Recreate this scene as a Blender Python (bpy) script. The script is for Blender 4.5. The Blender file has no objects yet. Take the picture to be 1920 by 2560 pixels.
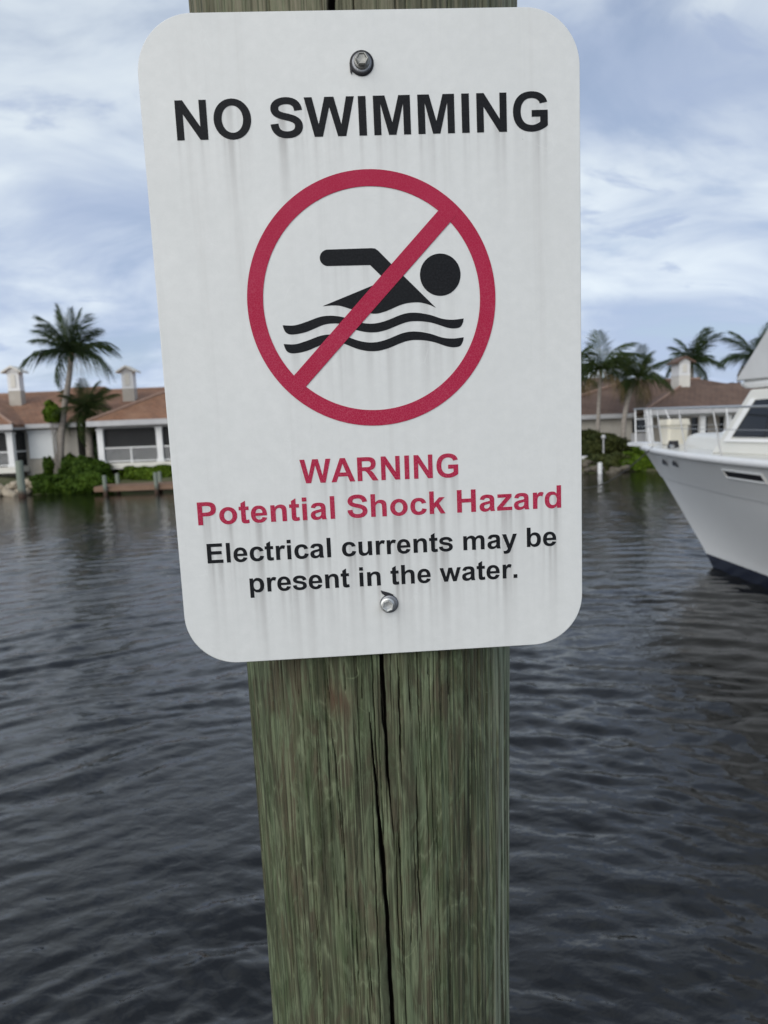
import bpy, bmesh, math, random
import numpy as np
from mathutils import Vector, Matrix

random.seed(7); np.random.seed(7)
scene = bpy.context.scene
R = math.radians
COL = scene.collection

# ------------------------------------------------------------------ camera
EYE = 3.2                                   # metres above the water
PITCH, ROLL = R(7.2), R(2.2)
F_PX = 24/43.27*3200                        # focal length in photo pixels (24 mm equivalent)
fw = np.array([0, math.cos(PITCH), -math.sin(PITCH)])
r0 = np.array([1., 0, 0]); u0 = np.cross(r0, fw)
RT = math.cos(ROLL)*r0 - math.sin(ROLL)*u0
UP = math.sin(ROLL)*r0 + math.cos(ROLL)*u0
CAM = np.array([0, 0, EYE])
cd = bpy.data.cameras.new('camera'); cam = bpy.data.objects.new('camera', cd); COL.objects.link(cam)
cam.matrix_world = Matrix(((RT[0], UP[0], -fw[0], CAM[0]), (RT[1], UP[1], -fw[1], CAM[1]), (RT[2], UP[2], -fw[2], CAM[2]), (0, 0, 0, 1)))
cd.sensor_fit = 'VERTICAL'; cd.sensor_height = 34.616; cd.sensor_width = 25.962; cd.lens = 24.0
cd.clip_start = 0.02; cd.clip_end = 4000
cd.dof.use_dof = True; cd.dof.focus_distance = 0.522; cd.dof.aperture_fstop = 11.5
scene.camera = cam

# ------------------------------------------------------------------ sky, sun, exposure
SUN_EL, SUN_AZ = 32, 211                    # azimuth: 0 = ahead of camera (+Y), 90 = right (+X)
world = bpy.data.worlds.new('World'); scene.world = world; world.use_nodes = True
wt = world.node_tree; wt.nodes.clear()
def wn(t, **k):
    n = wt.nodes.new(t)
    for a, b in k.items(): setattr(n, a, b)
    return n
def wl(a, b): wt.links.new(a, b)
sky = wn('ShaderNodeTexSky', sky_type='NISHITA', sun_disc=False)
sky.sun_elevation = R(SUN_EL); sky.sun_rotation = R(SUN_AZ); sky.air_density = 1.0; sky.dust_density = 1.5; sky.ozone_density = 2.0
tc = wn('ShaderNodeTexCoord'); sep = wn('ShaderNodeSeparateXYZ'); wl(tc.outputs['Generated'], sep.inputs[0])
def wmath(op, a, b=None, clamp=False):
    n = wn('ShaderNodeMath', operation=op, use_clamp=clamp)
    for i, v in enumerate((a, b)):
        if v is None: continue
        if hasattr(v, 'is_output'): wl(v, n.inputs[i])
        else: n.inputs[i].default_value = v
    return n.outputs[0]
zz = wmath('ADD', wmath('MAXIMUM', sep.outputs[2], 0.0), 0.30)
cx = wmath('DIVIDE', sep.outputs[0], zz); cy = wmath('DIVIDE', sep.outputs[1], zz)
comb = wn('ShaderNodeCombineXYZ'); wl(cx, comb.inputs[0]); wl(cy, comb.inputs[1])
def wnoise(scale, detail, rough, rot, sx, sy, dist=0.0, off=(0, 0, 0)):
    mp = wn('ShaderNodeMapping'); mp.inputs['Rotation'].default_value = (0, 0, R(rot)); mp.inputs['Scale'].default_value = (sx, sy, 1)
    mp.inputs['Location'].default_value = off
    wl(comb.outputs[0], mp.inputs[0])
    n = wn('ShaderNodeTexNoise'); n.inputs['Scale'].default_value = scale; n.inputs['Detail'].default_value = detail
    n.inputs['Roughness'].default_value = rough; n.inputs['Distortion'].default_value = dist
    wl(mp.outputs[0], n.inputs['Vector']); return n.outputs['Fac']
def wramp(fac, stops):
    r = wn('ShaderNodeValToRGB'); wl(fac, r.inputs[0]); r.color_ramp.interpolation = 'EASE'
    while len(r.color_ramp.elements) < len(stops): r.color_ramp.elements.new(0.5)
    for e, (p, c) in zip(r.color_ramp.elements, stops): e.position = p; e.color = c if len(c) == 4 else (*c, 1)
    return r.outputs[0]
def wmix(fac, a, b, mode='MIX'):
    n = wn('ShaderNodeMix', data_type='RGBA', blend_type=mode)
    if hasattr(fac, 'is_output'): wl(fac, n.inputs[0])
    else: n.inputs[0].default_value = fac
    for i, v in ((6, a), (7, b)):
        if hasattr(v, 'is_output'): wl(v, n.inputs[i])
        else: n.inputs[i].default_value = (*v, 1)
    return n.outputs[2]
g = lambda v: (v, v, v)
broad = wnoise(1.0, 4, 0.5, -22, 0.75, 1.2, 0.5, (19.58, 9.13, 0))
mid = wnoise(2.8, 6, 0.55, -24, 0.8, 1.1, 0.5, (14.38, 14.70, 0))
wisp = wnoise(6.5, 6, 0.58, -28, 0.6, 1.2, 0.5, (7.7, 2.4, 0))
veil = wramp(wmath('ADD', wmath('MULTIPLY', broad, 0.60), wmath('MULTIPLY', mid, 0.40)), [(0.42, g(0)), (0.64, g(1))])
cloud = wmix(veil, (4.2, 5.1, 6.9), (8.0, 8.8, 9.4))          # blue-grey underside to bright white veil
cloud = wmix(wramp(wisp, [(0.56, g(0)), (0.70, g(0.7))]), cloud, (4.1, 5.0, 6.9))   # small dark scud
cover = wramp(mid, [(0.30, g(0.72)), (0.50, g(0.97))])
thick = wmath('SUBTRACT', 1.06, wmath('MULTIPLY', wmath('MAXIMUM', sep.outputs[2], 0.0), 0.42))      # cloud deck is thicker and greyer overhead
cg = wn('ShaderNodeVectorMath', operation='SCALE'); wl(cloud, cg.inputs[0]); wl(thick, cg.inputs['Scale'])
skyc = wmix(cover, sky.outputs[0], cg.outputs[0])
bg = wn('ShaderNodeBackground'); bg.inputs['Strength'].default_value = 0.072
out = wn('ShaderNodeOutputWorld'); wl(skyc, bg.inputs[0]); wl(bg.outputs[0], out.inputs[0])

sl = bpy.data.lights.new('sun', 'SUN'); sun = bpy.data.objects.new('sun', sl); COL.objects.link(sun)
sl.energy = 1.5; sl.angle = R(70); sl.color = (1.0, 0.95, 0.87)
sd = Vector((math.cos(R(SUN_EL))*math.sin(R(SUN_AZ)), math.cos(R(SUN_EL))*math.cos(R(SUN_AZ)), math.sin(R(SUN_EL))))
sun.rotation_euler = sd.to_track_quat('Z', 'Y').to_euler(); sun.location = (0, -10, 30)
vs = scene.view_settings
vs.view_transform = 'Standard'; vs.look = 'None'; vs.exposure = 0.62; vs.gamma = 1.0; vs.use_curve_mapping = False
scene.render.engine = 'CYCLES'
scene.render.resolution_x = 768; scene.render.resolution_y = 1024

# ------------------------------------------------------------------ helpers
def ray(px, py):
    return fw + RT*(px-960)/F_PX - UP*(py-1280)/F_PX
def at(px, py, Y):                          # photo pixel at world depth Y
    d = ray(px, py); return Vector(d*(Y/d[1]) + CAM)
def link(o, parent=None):
    COL.objects.link(o)
    if parent is not None: o.parent = parent
    return o
def tag(o, label=None, cat=None, group=None, kind=None):
    if label: o['label'] = label
    if cat: o['category'] = cat
    if group: o['group'] = group
    if kind: o['kind'] = kind
    return o
def empty(name, loc=(0, 0, 0)):
    o = bpy.data.objects.new(name, None); o.location = loc; o.empty_display_size = 0.2
    return link(o)
class MB:
    def __init__(s): s.v = []; s.f = []; s.sm = []
    def add(s, vs_, fs, smooth=False):
        n = len(s.v); s.v += [tuple(v) for v in vs_]; s.f += [tuple(i+n for i in f) for f in fs]; s.sm += [smooth]*len(fs)
    def box(s, a, b):
        (x0, y0, z0), (x1, y1, z1) = a, b
        s.add([(x0, y0, z0), (x1, y0, z0), (x1, y1, z0), (x0, y1, z0), (x0, y0, z1), (x1, y0, z1), (x1, y1, z1), (x0, y1, z1)],
              [(0, 3, 2, 1), (4, 5, 6, 7), (0, 1, 5, 4), (1, 2, 6, 5), (2, 3, 7, 6), (3, 0, 4, 7)])
    def tube(s, pts, rad, n=10, caps=True):
        pts = [Vector(p) for p in pts]; m = len(pts)
        rad = rad if hasattr(rad, '__len__') else [rad]*m
        vv = []; prev = None
        for i, p in enumerate(pts):
            t = (pts[min(i+1, m-1)] - pts[max(i-1, 0)]).normalized()
            if prev is None: a = t.orthogonal().normalized()
            else: a = (prev - t*prev.dot(t)).normalized()
            prev = a; b = t.cross(a)
            for k in range(n):
                w = 2*math.pi*k/n; vv.append(p + (a*math.cos(w) + b*math.sin(w))*rad[i])
        ff = [(i*n+k, i*n+(k+1) % n, (i+1)*n+(k+1) % n, (i+1)*n+k) for i in range(m-1) for k in range(n)]
        s.add(vv, ff, True)
        if caps:
            s.add(vv[:n], [tuple(reversed(range(n)))]); s.add(vv[-n:], [tuple(range(n))])
    def prism(s, poly, d):                  # polygon of 3D points pushed by vector d
        n = len(poly); d = Vector(d)
        s.add([Vector(p) for p in poly] + [Vector(p)+d for p in poly],
              [tuple(range(n)), tuple(reversed(range(n, 2*n)))] + [(i, i+n, (i+1) % n+n, (i+1) % n) for i in range(n)])
    def build(s, name, mat, parent=None, org=None, bevel=0.0):
        me = bpy.data.meshes.new(name)
        v = s.v if org is None else [tuple(Vector(p)-Vector(org)) for p in s.v]
        me.from_pydata(v, [], s.f); me.polygons.foreach_set('use_smooth', s.sm); me.materials.append(mat)
        bm = bmesh.new(); bm.from_mesh(me); bmesh.ops.recalc_face_normals(bm, faces=bm.faces); bm.to_mesh(me); bm.free()
        o = bpy.data.objects.new(name, me)
        if org is not None: o.location = org
        link(o, parent)
        if bevel:
            b = o.modifiers.new('bevel', 'BEVEL'); b.width = bevel; b.segments = 2; b.limit_method = 'ANGLE'
        return o
def part(parent, name, mat, bevel=0.0, label=None, kind=None):
    class _C:
        def __enter__(s): s.mb = MB(); return s.mb
        def __exit__(s, *e):
            if e[0] is None:
                org = parent.location if parent is not None else None
                mb = s.mb
                if parent is not None:
                    w = parent.matrix_basis.translation if parent.parent is None else parent.parent.location + parent.location
                    mb.v = [tuple(Vector(p)-w) for p in mb.v]
                s.o = mb.build(name, mat, parent, None, bevel)
                if label: s.o['label'] = label
                if kind: s.o['kind'] = kind
    return _C()

class NT:                                   # tiny material node helper
    def __init__(s, name):
        s.m = bpy.data.materials.new(name); s.m.use_nodes = True; s.t = s.m.node_tree
        s.b = s.t.nodes['Principled BSDF']
    def n(s, t, **k):
        x = s.t.nodes.new(t)
        for a, b in k.items(): setattr(x, a, b)
        return x
    def set(s, sock, v):
        if hasattr(v, 'is_output'): s.t.links.new(v, sock)
        elif isinstance(v, (tuple, list)) and len(v) == 3 and sock.type == 'RGBA': sock.default_value = (*v, 1)
        else: sock.default_value = v
    def coord(s, kind='Object', scale=(1, 1, 1), rot=(0, 0, 0), loc=(0, 0, 0), src=None):
        mp = s.n('ShaderNodeMapping'); mp.inputs['Scale'].default_value = scale; mp.inputs['Rotation'].default_value = rot; mp.inputs['Location'].default_value = loc
        s.set(mp.inputs[0], src if src is not None else s.n('ShaderNodeTexCoord').outputs[kind]); return mp.outputs[0]
    def noise(s, vec, scale=1, detail=4, rough=0.5, dist=0.0):
        x = s.n('ShaderNodeTexNoise'); s.set(x.inputs['Vector'], vec)
        x.inputs['Scale'].default_value = scale; x.inputs['Detail'].default_value = detail; x.inputs['Roughness'].default_value = rough; x.inputs['Distortion'].default_value = dist
        return x.outputs['Fac']
    def voro(s, vec, scale, feature='DISTANCE_TO_EDGE'):
        x = s.n('ShaderNodeTexVoronoi', feature=feature); s.set(x.inputs['Vector'], vec); x.inputs['Scale'].default_value = scale
        return x.outputs[0]
    def math(s, op, a, b=0.0, c=None, clamp=False):
        x = s.n('ShaderNodeMath', operation=op, use_clamp=clamp); s.set(x.inputs[0], a); s.set(x.inputs[1], b)
        if c is not None: s.set(x.inputs[2], c)
        return x.outputs[0]
    def ramp(s, fac, stops, interp='LINEAR'):
        x = s.n('ShaderNodeValToRGB'); s.set(x.inputs[0], fac); x.color_ramp.interpolation = interp
        while len(x.color_ramp.elements) < len(stops): x.color_ramp.elements.new(0.5)
        for e, (p, c) in zip(x.color_ramp.elements, stops):
            e.position = p; e.color = (c, c, c, 1) if not hasattr(c, '__len__') else (*c, 1)
        return x.outputs[0]
    def mix(s, fac, a, b, mode='MIX'):
        x = s.n('ShaderNodeMix', data_type='RGBA', blend_type=mode); s.set(x.inputs[0], fac); s.set(x.inputs[6], a); s.set(x.inputs[7], b)
        return x.outputs[2]
    def attr(s, name): return s.n('ShaderNodeAttribute', attribute_name=name)
    def bump(s, h, strength=0.3, dist=0.01, normal=None):
        x = s.n('ShaderNodeBump'); x.inputs['Strength'].default_value = strength; x.inputs['Distance'].default_value = dist; s.set(x.inputs['Height'], h)
        if normal is not None: s.set(x.inputs['Normal'], normal)
        return x.outputs[0]
    def done(s, color=None, rough=0.6, normal=None, **k):
        if color is not None: s.set(s.b.inputs['Base Color'], color)
        s.set(s.b.inputs['Roughness'], rough)
        if normal is not None: s.set(s.b.inputs['Normal'], normal)
        for a, v in k.items(): s.set(s.b.inputs[a.replace('_', ' ')], v)
        return s.m
def pm(name, c1, c2, scale=3.0, rough=0.6, bump=0.0, stretch=(1, 1, 1), **k):
    n = NT(name); v = n.coord('Object', stretch)
    f = n.noise(v, scale, 5, 0.6)
    col = n.mix(n.ramp(f, [(0.3, 0.0), (0.7, 1.0)]), c1, c2)
    return n.done(col, rough, n.bump(f, bump, 0.02) if bump else None, **k)

# ------------------------------------------------------------------ water
def wave_field(x, y, spacing):
    """ripples thrown back by the dock front (curved fronts from scattered origins) over a little wind chop"""
    rs = np.random.RandomState(3); h = np.zeros_like(x)
    wx = x + 0.22*np.sin(y*0.9+1.3) + 0.12*np.sin(x*1.7+y*0.4); wy = y + 0.2*np.sin(x*0.8) + 0.12*np.sin(y*1.9+x)
    for i in range(64):
        lam = 0.10*(0.75/0.10)**(rs.rand()**1.15); k = 2*math.pi/lam; ph = rs.uniform(0, 6.28); slope = 0.042*rs.uniform(0.5, 1.3)*(lam/0.4)**0.15
        fade = np.clip((lam/spacing-2.5)/2.5, 0, 1)
        if i < 40: arg = k*np.hypot(wx-rs.normal(0, 1.3), wy-rs.normal(0.3, 0.9))
        else:
            a = rs.normal(0.1, 0.8); arg = k*(wx*math.sin(a) + wy*math.cos(a)); slope *= 0.8
        s = np.sin(arg+ph); h += slope/k*fade*(s + 0.2*np.cos(2*(arg+ph)))
    patch = 0.85 + 0.40*np.sin(x*0.7+0.5*y)*np.sin(y*0.55-0.3*x+1) + 0.2*np.sin(x*1.9-y*0.8)
    return h*patch
def build_water():
    rad = np.concatenate([[0.02], np.geomspace(0.4, 2.4, 40)[:-1], np.geomspace(2.4, 30, 430)[:-1], np.geomspace(30, 900, 90)]); 
    front = np.linspace(-62, 62, 521); back = np.linspace(62, 298, 60)[1:-1]
    ang = np.radians(np.concatenate([front, back]))
    A, Rr = np.meshgrid(ang, rad)
    x = Rr*np.sin(A); y = 0.6 + Rr*np.cos(A)
    sp = Rr*0.0062; sp = np.where(np.abs(np.degrees(A)) > 62, Rr*0.07, sp)
    z = wave_field(x, y, np.maximum(sp, 0.01))
    nr, na = x.shape
    verts = np.stack([x, y, z], -1).reshape(-1, 3)
    i, j = np.meshgrid(np.arange(nr-1), np.arange(na), indexing='ij'); j2 = (j+1) % na
    faces = np.stack([i*na+j, i*na+j2, (i+1)*na+j2, (i+1)*na+j], -1).reshape(-1, 4)
    me = bpy.data.meshes.new('water'); me.vertices.add(len(verts)); me.vertices.foreach_set('co', verts.ravel())
    me.loops.add(faces.size); me.loops.foreach_set('vertex_index', faces.ravel().astype(np.int32))
    me.polygons.add(len(faces)); me.polygons.foreach_set('loop_start', np.arange(0, faces.size, 4, dtype=np.int32))
    me.update(calc_edges=True); me.polygons.foreach_set('use_smooth', [True]*len(faces))
    n = NT('canal_water')
    v1 = n.coord('Object', (1.0, 1.7, 1)); v2 = n.coord('Object', (1.0, 1.5, 1), (0, 0, 0.6))
    f1 = n.noise(v1, 5.0, 3, 0.5, 0.5); f2 = n.noise(v2, 12.0, 3, 0.5, 0.3)
    h = n.math('ADD', n.math('MULTIPLY', f1, 0.75), n.math('MULTIPLY', f2, 0.20))
    m = n.done((0.005, 0.005, 0.004), 0.02, n.bump(h, 0.8, 0.017), IOR=1.52)
    me.materials.append(m)
    o = bpy.data.objects.new('water', me); link(o); tag(o, kind='structure')
    if sum(p.normal.z for p in list(me.polygons)[5000:5050]) < 0: me.flip_normals()
build_water()

# ------------------------------------------------------------------ far bank
def ground_z(y):
    return float(np.interp(y, [37.4, 38.6, 39.3, 40.2, 44, 2000], [-1.2, -0.25, 0.35, 0.75, 0.95, 0.95]))
M_ground = pm('ground_grass', (0.05, 0.07, 0.02), (0.11, 0.10, 0.06), 0.8, 0.9, 0.4)
mb = MB(); ys = [37.4, 38.2, 38.8, 39.3, 39.8, 40.4, 42, 44, 60, 150, 2000]; xs = list(np.linspace(-60, 60, 81))
xs = [-2000, -300] + xs + [300, 2000]
vv = [(x, y, ground_z(y) + (0.12*math.sin(x*1.3)+0.08*math.sin(x*3.1+y) if y < 41 and abs(x) < 61 else 0)) for y in ys for x in xs]
nx = len(xs)
mb.add(vv, [(j*nx+i, j*nx+i+1, (j+1)*nx+i+1, (j+1)*nx+i) for j in range(len(ys)-1) for i in range(nx-1)], True)
tag(mb.build('ground', M_ground), kind='structure')
# ------------------------------------------------------------------ sign placement (plane fitted to its four corners)
SX = np.array([0.99882818, 0.04800119, 0.00617653]); SY = np.array([-0.0054474, -0.01530582, 0.99986802]); SN = np.array([0.04808939, -0.99873, -0.0150264])
ST = np.array([-0.00246983, 0.52996661, 0.051273]) + CAM
SW, SH, TH = 0.305, 0.457, 0.0022
def on_sign(px, py):                        # photo pixel -> sign face coordinates in metres
    d = ray(px, py); t = ((ST-CAM)@SN)/(d@SN); p = CAM + d*t - ST
    return (float(p@SX), float(p@SY))

# ------------------------------------------------------------------ wooden piling behind the sign
PB = [-4.4, -3.3, -1.2, -0.553, -0.23, 0.236, 0.40, 0.7]; PR = [0.106, 0.108, 0.1155, 0.1203, 0.1251, 0.1357, 0.1385, 0.141]
def post_r(b): return np.interp(b, PB, PR)
def post_c(b):                              # centre of the piling at height b along the sign's vertical
    b = np.asarray(b, float); a = 0.00056 + 0.00832*(b-0.236); r = post_r(b)
    return ST + a[..., None]*SX + b[..., None]*SY - (r+0.0026)[..., None]*SN
def on_post(px, py):                        # photo pixel -> (theta, b) on the piling's front
    d = ray(px, py); b = 0.0; 
    for _ in range(30):
        r = float(post_r(b)); c = post_c(np.array(b)); o = CAM - c
        dx, dn, ox, on = d@SX, d@SN, o@SX, o@SN
        A = dx*dx+dn*dn; B = ox*dx+on*dn; Cc = ox*ox+on*on-r*r; disc = max(B*B-A*Cc, 0)
        t = (-B-math.sqrt(disc))/A; p = CAM + d*t
        b = float((p-ST)@SY)
    q = p - post_c(np.array(b)); return math.atan2(q@SX, q@SN), b
def z6(x, y): return (600+x/2.304, 1620+y/2.304)
cracks = []
def crack(pix, w, depth):                   # list of pixels, list of half widths (m)
    tb = [on_post(*p) for p in pix]; tb = sorted(zip([b for _, b in tb], [t for t, _ in tb], w))
    cracks.append((np.array([x[0] for x in tb]), np.array([x[1] for x in tb]), np.array([x[2] for x in tb]), depth))
crack([(828, -300), (827, -60), (826, 0), (827, 30), (842, 300), (915, 1200), (945, 1500), z6(812, 20), z6(825, 200), z6(838, 400), z6(845, 560), z6(852, 720), z6(870, 930)],
      [.0028, .0030, .0030, .0030, .0026, .0022, .0018, .0017, .0018, .0011, .0010, .0012, .0002], 0.022)
crack([z6(745, 370), z6(755, 520), z6(768, 650), z6(780, 775), z6(790, 900), z6(808, 1080), z6(822, 1220), z6(835, 1400), z6(848, 1550), z6(852, 1640), z6(862, 1850), z6(880, 2160), (990, 2700)],
      [.0002, .0007, .0008, .0010, .0009, .0018, .0022, .0017, .0018, .0017, .0018, .0020, .0022], 0.022)
crack([z6(806, 60), z6(815, 250), z6(825, 430), z6(842, 560)], [.0002, .0008, .0009, .0002], 0.012)
crack([z6(870, 900), z6(885, 1050), z6(893, 1200)], [.0003, .0006, .0001], 0.006)
for pts in ([(515, 420), (545, 620), (575, 960), (598, 1220)], [(485, 60), (505, 250), (515, 330)], [(908, 30), (918, 250), (925, 560), (932, 800)], [(970, 60), (980, 300), (985, 420)],
            [(403, 60), (412, 260), (430, 520)], [(330, 560), (355, 700), (362, 840)], [(1020, 640), (1022, 900), (1030, 1300), (1040, 1500), (1052, 1700)], [(1130, 1000), (1140, 1240), (1150, 1500)],
            [(400, 1000), (412, 1260), (430, 1500), (445, 1640), (455, 1900), (478, 2150)], [(545, 1260), (560, 1450), (570, 1610)], [(300, 1560), (310, 1800), (325, 2100)], [(670, 1520), (675, 1760), (690, 2050)],
            [(745, 1760), (755, 1950), (770, 2150)], [(1250, 640), (1258, 820), (1262, 930)], [(1350, 330), (1352, 560), (1360, 760)], [(1190, 60), (1196, 260)], [(1080, 20), (1084, 150)], [(600, 60), (604, 240)],
            [(335, 120), (340, 280)], [(700, 60), (700, 300)], [(1300, 80), (1308, 260), (1318, 500)], [(905, 960), (920, 1200)], [(985, 1500), (990, 1700)], [(1470, 100), (1478, 600), (1480, 900)]):
    n = len(pts); crack([z6(*p) for p in pts], [.0001] + [random.uniform(.0006, .0009)]*(n-2) + [.0001] if n > 2 else [.0001, .0006], random.uniform(.006, .009))
rs = np.random.RandomState(11)
for k in range(170):
    th = rs.uniform(-1.45, 1.45); b0 = rs.uniform(-0.62, -0.15) if k < 140 else rs.uniform(0.19, 0.25); ln = rs.uniform(0.05, 0.32)
    bb = np.linspace(b0-ln/2, b0+ln/2, 5)
    cracks.append((bb, th + np.cumsum(rs.normal(0, 0.004, 5)) + bb*0.02, np.array([.0001, .00050, .00062, .0005, .0001]), rs.uniform(.002, .005)))
def build_post():
    bs = np.concatenate([np.linspace(0.66, 0.25, 12), np.linspace(0.25, 0.205, 30)[1:], np.linspace(0.205, -0.20, 24)[1:], np.linspace(-0.20, -0.60, 230)[1:], np.geomspace(0.605, 4.4, 26)*-1])
    fr = np.linspace(-1.62, 1.62, 860); bk = np.linspace(1.62, 2*math.pi-1.62, 40)[1:-1]; th = np.concatenate([fr, bk])
    T_, B_ = np.meshgrid(th, bs); r = post_r(B_)
    dz = np.zeros_like(T_)
    for cb, ct, cw, dep in cracks:
        rows = np.where((bs > cb[0]) & (bs < cb[-1]))[0]
        if not len(rows): continue
        b = bs[rows]; tc_ = np.interp(b, cb, ct) + 0.0015*np.sin(b*160+ct[0]*50) + 0.0008*np.sin(b*420); w = np.interp(b, cb, cw)
        d = np.abs(((T_[rows]-tc_[:, None]))*r[rows])
        prof = np.clip(1.25*(1-d/np.maximum(w[:, None], 1e-5)), 0, 1)
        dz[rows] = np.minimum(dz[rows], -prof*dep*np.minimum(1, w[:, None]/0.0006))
    lump = 0.0011*np.sin(T_*5+B_*3) + 0.0007*np.sin(T_*11-B_*7+1) + 0.0005*np.sin(T_*31+2.0*np.sin(B_*5)) + 0.0004*np.sin(T_*63+3*np.sin(B_*4+1))
    lump += 0.0003*np.sin(T_*140+4*np.sin(B_*6))
    rr = r + lump*np.where(np.abs(T_) < 0.35, 0.4, 1.0) + dz
    P_ = post_c(B_) + (rr*np.sin(T_))[..., None]*SX + (rr*np.cos(T_))[..., None]*SN
    nr, na = T_.shape; base = ST + SY*(-3.2); verts = P_.reshape(-1, 3) - base
    i, j = np.meshgrid(np.arange(nr-1), np.arange(na), indexing='ij'); j2 = (j+1) % na
    faces = np.stack([i*na+j, (i+1)*na+j, (i+1)*na+j2, i*na+j2], -1).reshape(-1, 4)
    topc = post_c(np.array(0.664)) - base; verts = np.vstack([verts, topc[None]])
    tri = [(len(verts)-1, k, (k+1) % na) for k in range(na)]
    me = bpy.data.meshes.new('wooden_piling'); me.from_pydata(verts.tolist(), [], faces.tolist() + tri)
    me.polygons.foreach_set('use_smooth', [True]*len(faces) + [False]*na)
    at_ = me.attributes.new('wood', 'FLOAT_VECTOR', 'POINT')
    uu = np.where(T_ > math.pi, T_-2*math.pi, T_)*0.125
    data = np.stack([uu, B_, dz], -1).reshape(-1, 3); data = np.vstack([data, [[0, 0.664, 0]]]); at_.data.foreach_set('vector', data.ravel().astype(np.float32))
    n = NT('weathered_green_piling'); w = n.attr('wood').outputs['Vector']
    C = lambda s, **k: n.coord(scale=s, src=w, **k)
    patch = n.noise(C((32, 9, 1)), 1, 6, 0.68, 0.9)
    patch2 = n.noise(C((48, 13, 1), loc=(3, 1, 0)), 1, 7, 0.68, 1.4)
    grain = n.noise(C((420, 9, 1)), 1, 4, 0.6, 0.3)
    fine = n.noise(C((1300, 60, 1)), 1, 2, 0.5)
    speck = n.noise(C((900, 500, 1)), 1, 3, 0.6)
    green, brown, pale, dark = (0.048, 0.074, 0.032), (0.086, 0.070, 0.045), (0.205, 0.240, 0.145), (0.018, 0.020, 0.012)
    col = n.mix(n.ramp(patch, [(0.38, 0), (0.60, 1)]), green, brown)
    col = n.mix(n.ramp(patch2, [(0.50, 0), (0.61, 0.85)]), col, (0.140, 0.180, 0.104))
    col = n.mix(n.ramp(n.noise(C((70, 5, 1), loc=(7, 2, 0)), 1, 6, 0.68, 0.7), [(0.48, 0), (0.64, 0.72)]), col, dark)
    fld = n.noise(C((22, 4.2, 1), loc=(1.5, 4, 0)), 1, 4, 0.5, 0.4)                     # growth-ring figure
    ring = n.math('ABSOLUTE', n.math('SUBTRACT', n.math('FRACT', n.math('MULTIPLY', fld, 11.0)), 0.5))
    ringm = n.math('MULTIPLY', n.ramp(ring, [(0.0, 1.0), (0.07, 0.4), (0.22, 0)]), n.ramp(n.noise(C((30, 9, 1), loc=(9, 9, 0)), 1, 3), [(0.38, 0), (0.55, 0.7)]))
    col = n.mix(ringm, col, pale)
    col = n.mix(n.ramp(grain, [(0.34, 0.75), (0.50, 0)]), col, dark)
    col = n.mix(n.ramp(grain, [(0.55, 0), (0.72, 0.5)]), col, pale)
    col = n.mix(n.math('MULTIPLY', speck, 0.35), col, n.mix(fine, dark, pale))
    hair = n.math('ABSOLUTE', n.math('SUBTRACT', n.noise(C((170, 1.6, 1), loc=(4, 3, 0)), 1, 3, 0.55, 0.15), 0.5))
    col = n.mix(n.math('MULTIPLY', n.ramp(hair, [(0.0, 0.75), (0.010, 0.35), (0.022, 0)]), n.ramp(n.noise(C((40, 5, 1), loc=(8, 1, 0)), 1, 3), [(0.42, 0), (0.55, 1)])), col, (0.012, 0.012, 0.008))
    hair2 = n.math('ABSOLUTE', n.math('SUBTRACT', n.noise(C((120, 2.2, 1), loc=(1, 7, 0)), 1, 4, 0.6, 0.25), 0.5))
    col = n.mix(n.math('MULTIPLY', n.ramp(hair2, [(0.0, 0.6), (0.02, 0.3), (0.04, 0)]), n.ramp(n.noise(C((36, 7, 1), loc=(2, 8, 0)), 1, 3), [(0.46, 0), (0.58, 1)])), col, (0.205, 0.245, 0.145))
    # right-hand flank: paler green streaks
    sepw = n.n('ShaderNodeSeparateXYZ'); n.set(sepw.inputs[0], w)
    flank = n.math('MULTIPLY', n.ramp(n.math('MULTIPLY', sepw.outputs[0], 6.0), [(0.50, 0), (0.80, 1)]), n.ramp(n.noise(C((130, 4, 1), loc=(2, 0, 0)), 1, 4, 0.6), [(0.44, 0), (0.58, 0.9)]))
    col = n.mix(flank, col, (0.33, 0.37, 0.27))
    # rusty blotch
    t0, b0 = on_post(*z6(560, 300)); v = n.coord(scale=(38, 34, 0), loc=(-t0*0.125*38, -b0*34, 0), src=w)
    ln = n.n('ShaderNodeVectorMath', operation='LENGTH'); n.set(ln.inputs[0], v)
    blot = n.math('MULTIPLY', n.ramp(ln.outputs['Value'], [(0.0, 0.8), (0.7, 0)]), n.ramp(grain, [(0.35, 0.2), (0.6, 1)]))
    col = n.mix(blot, col, (0.085, 0.040, 0.026))
    top_ = n.math('MULTIPLY', n.ramp(sepw.outputs[1], [(0.17, 0), (0.21, 1)]), n.ramp(grain, [(0.38, 0.15), (0.62, 0.85)]))
    col = n.mix(top_, col, n.mix(n.ramp(patch, [(0.4, 0), (0.6, 1)]), (0.24, 0.21, 0.155), (0.15, 0.15, 0.10)))      # paler grey-brown upper end
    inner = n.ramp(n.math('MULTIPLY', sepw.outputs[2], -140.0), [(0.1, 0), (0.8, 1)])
    col = n.mix(inner, col, (0.016, 0.013, 0.010))                                          # shade painted into the splits, darker with depth
    # horizontal scratches
    sc = n.math('MULTIPLY', n.ramp(n.math('ABSOLUTE', n.math('SUBTRACT', n.noise(C((9, 16, 1), loc=(0.3, 0, 0)), 1, 2, 0.5), 0.5)), [(0.0, 0.45), (0.004, 0)]), n.ramp(n.noise(C((16, 9, 1), loc=(5, 5, 0)), 1, 2), [(0.60, 0), (0.66, 1)]))
    col = n.mix(sc, col, pale)
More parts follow.
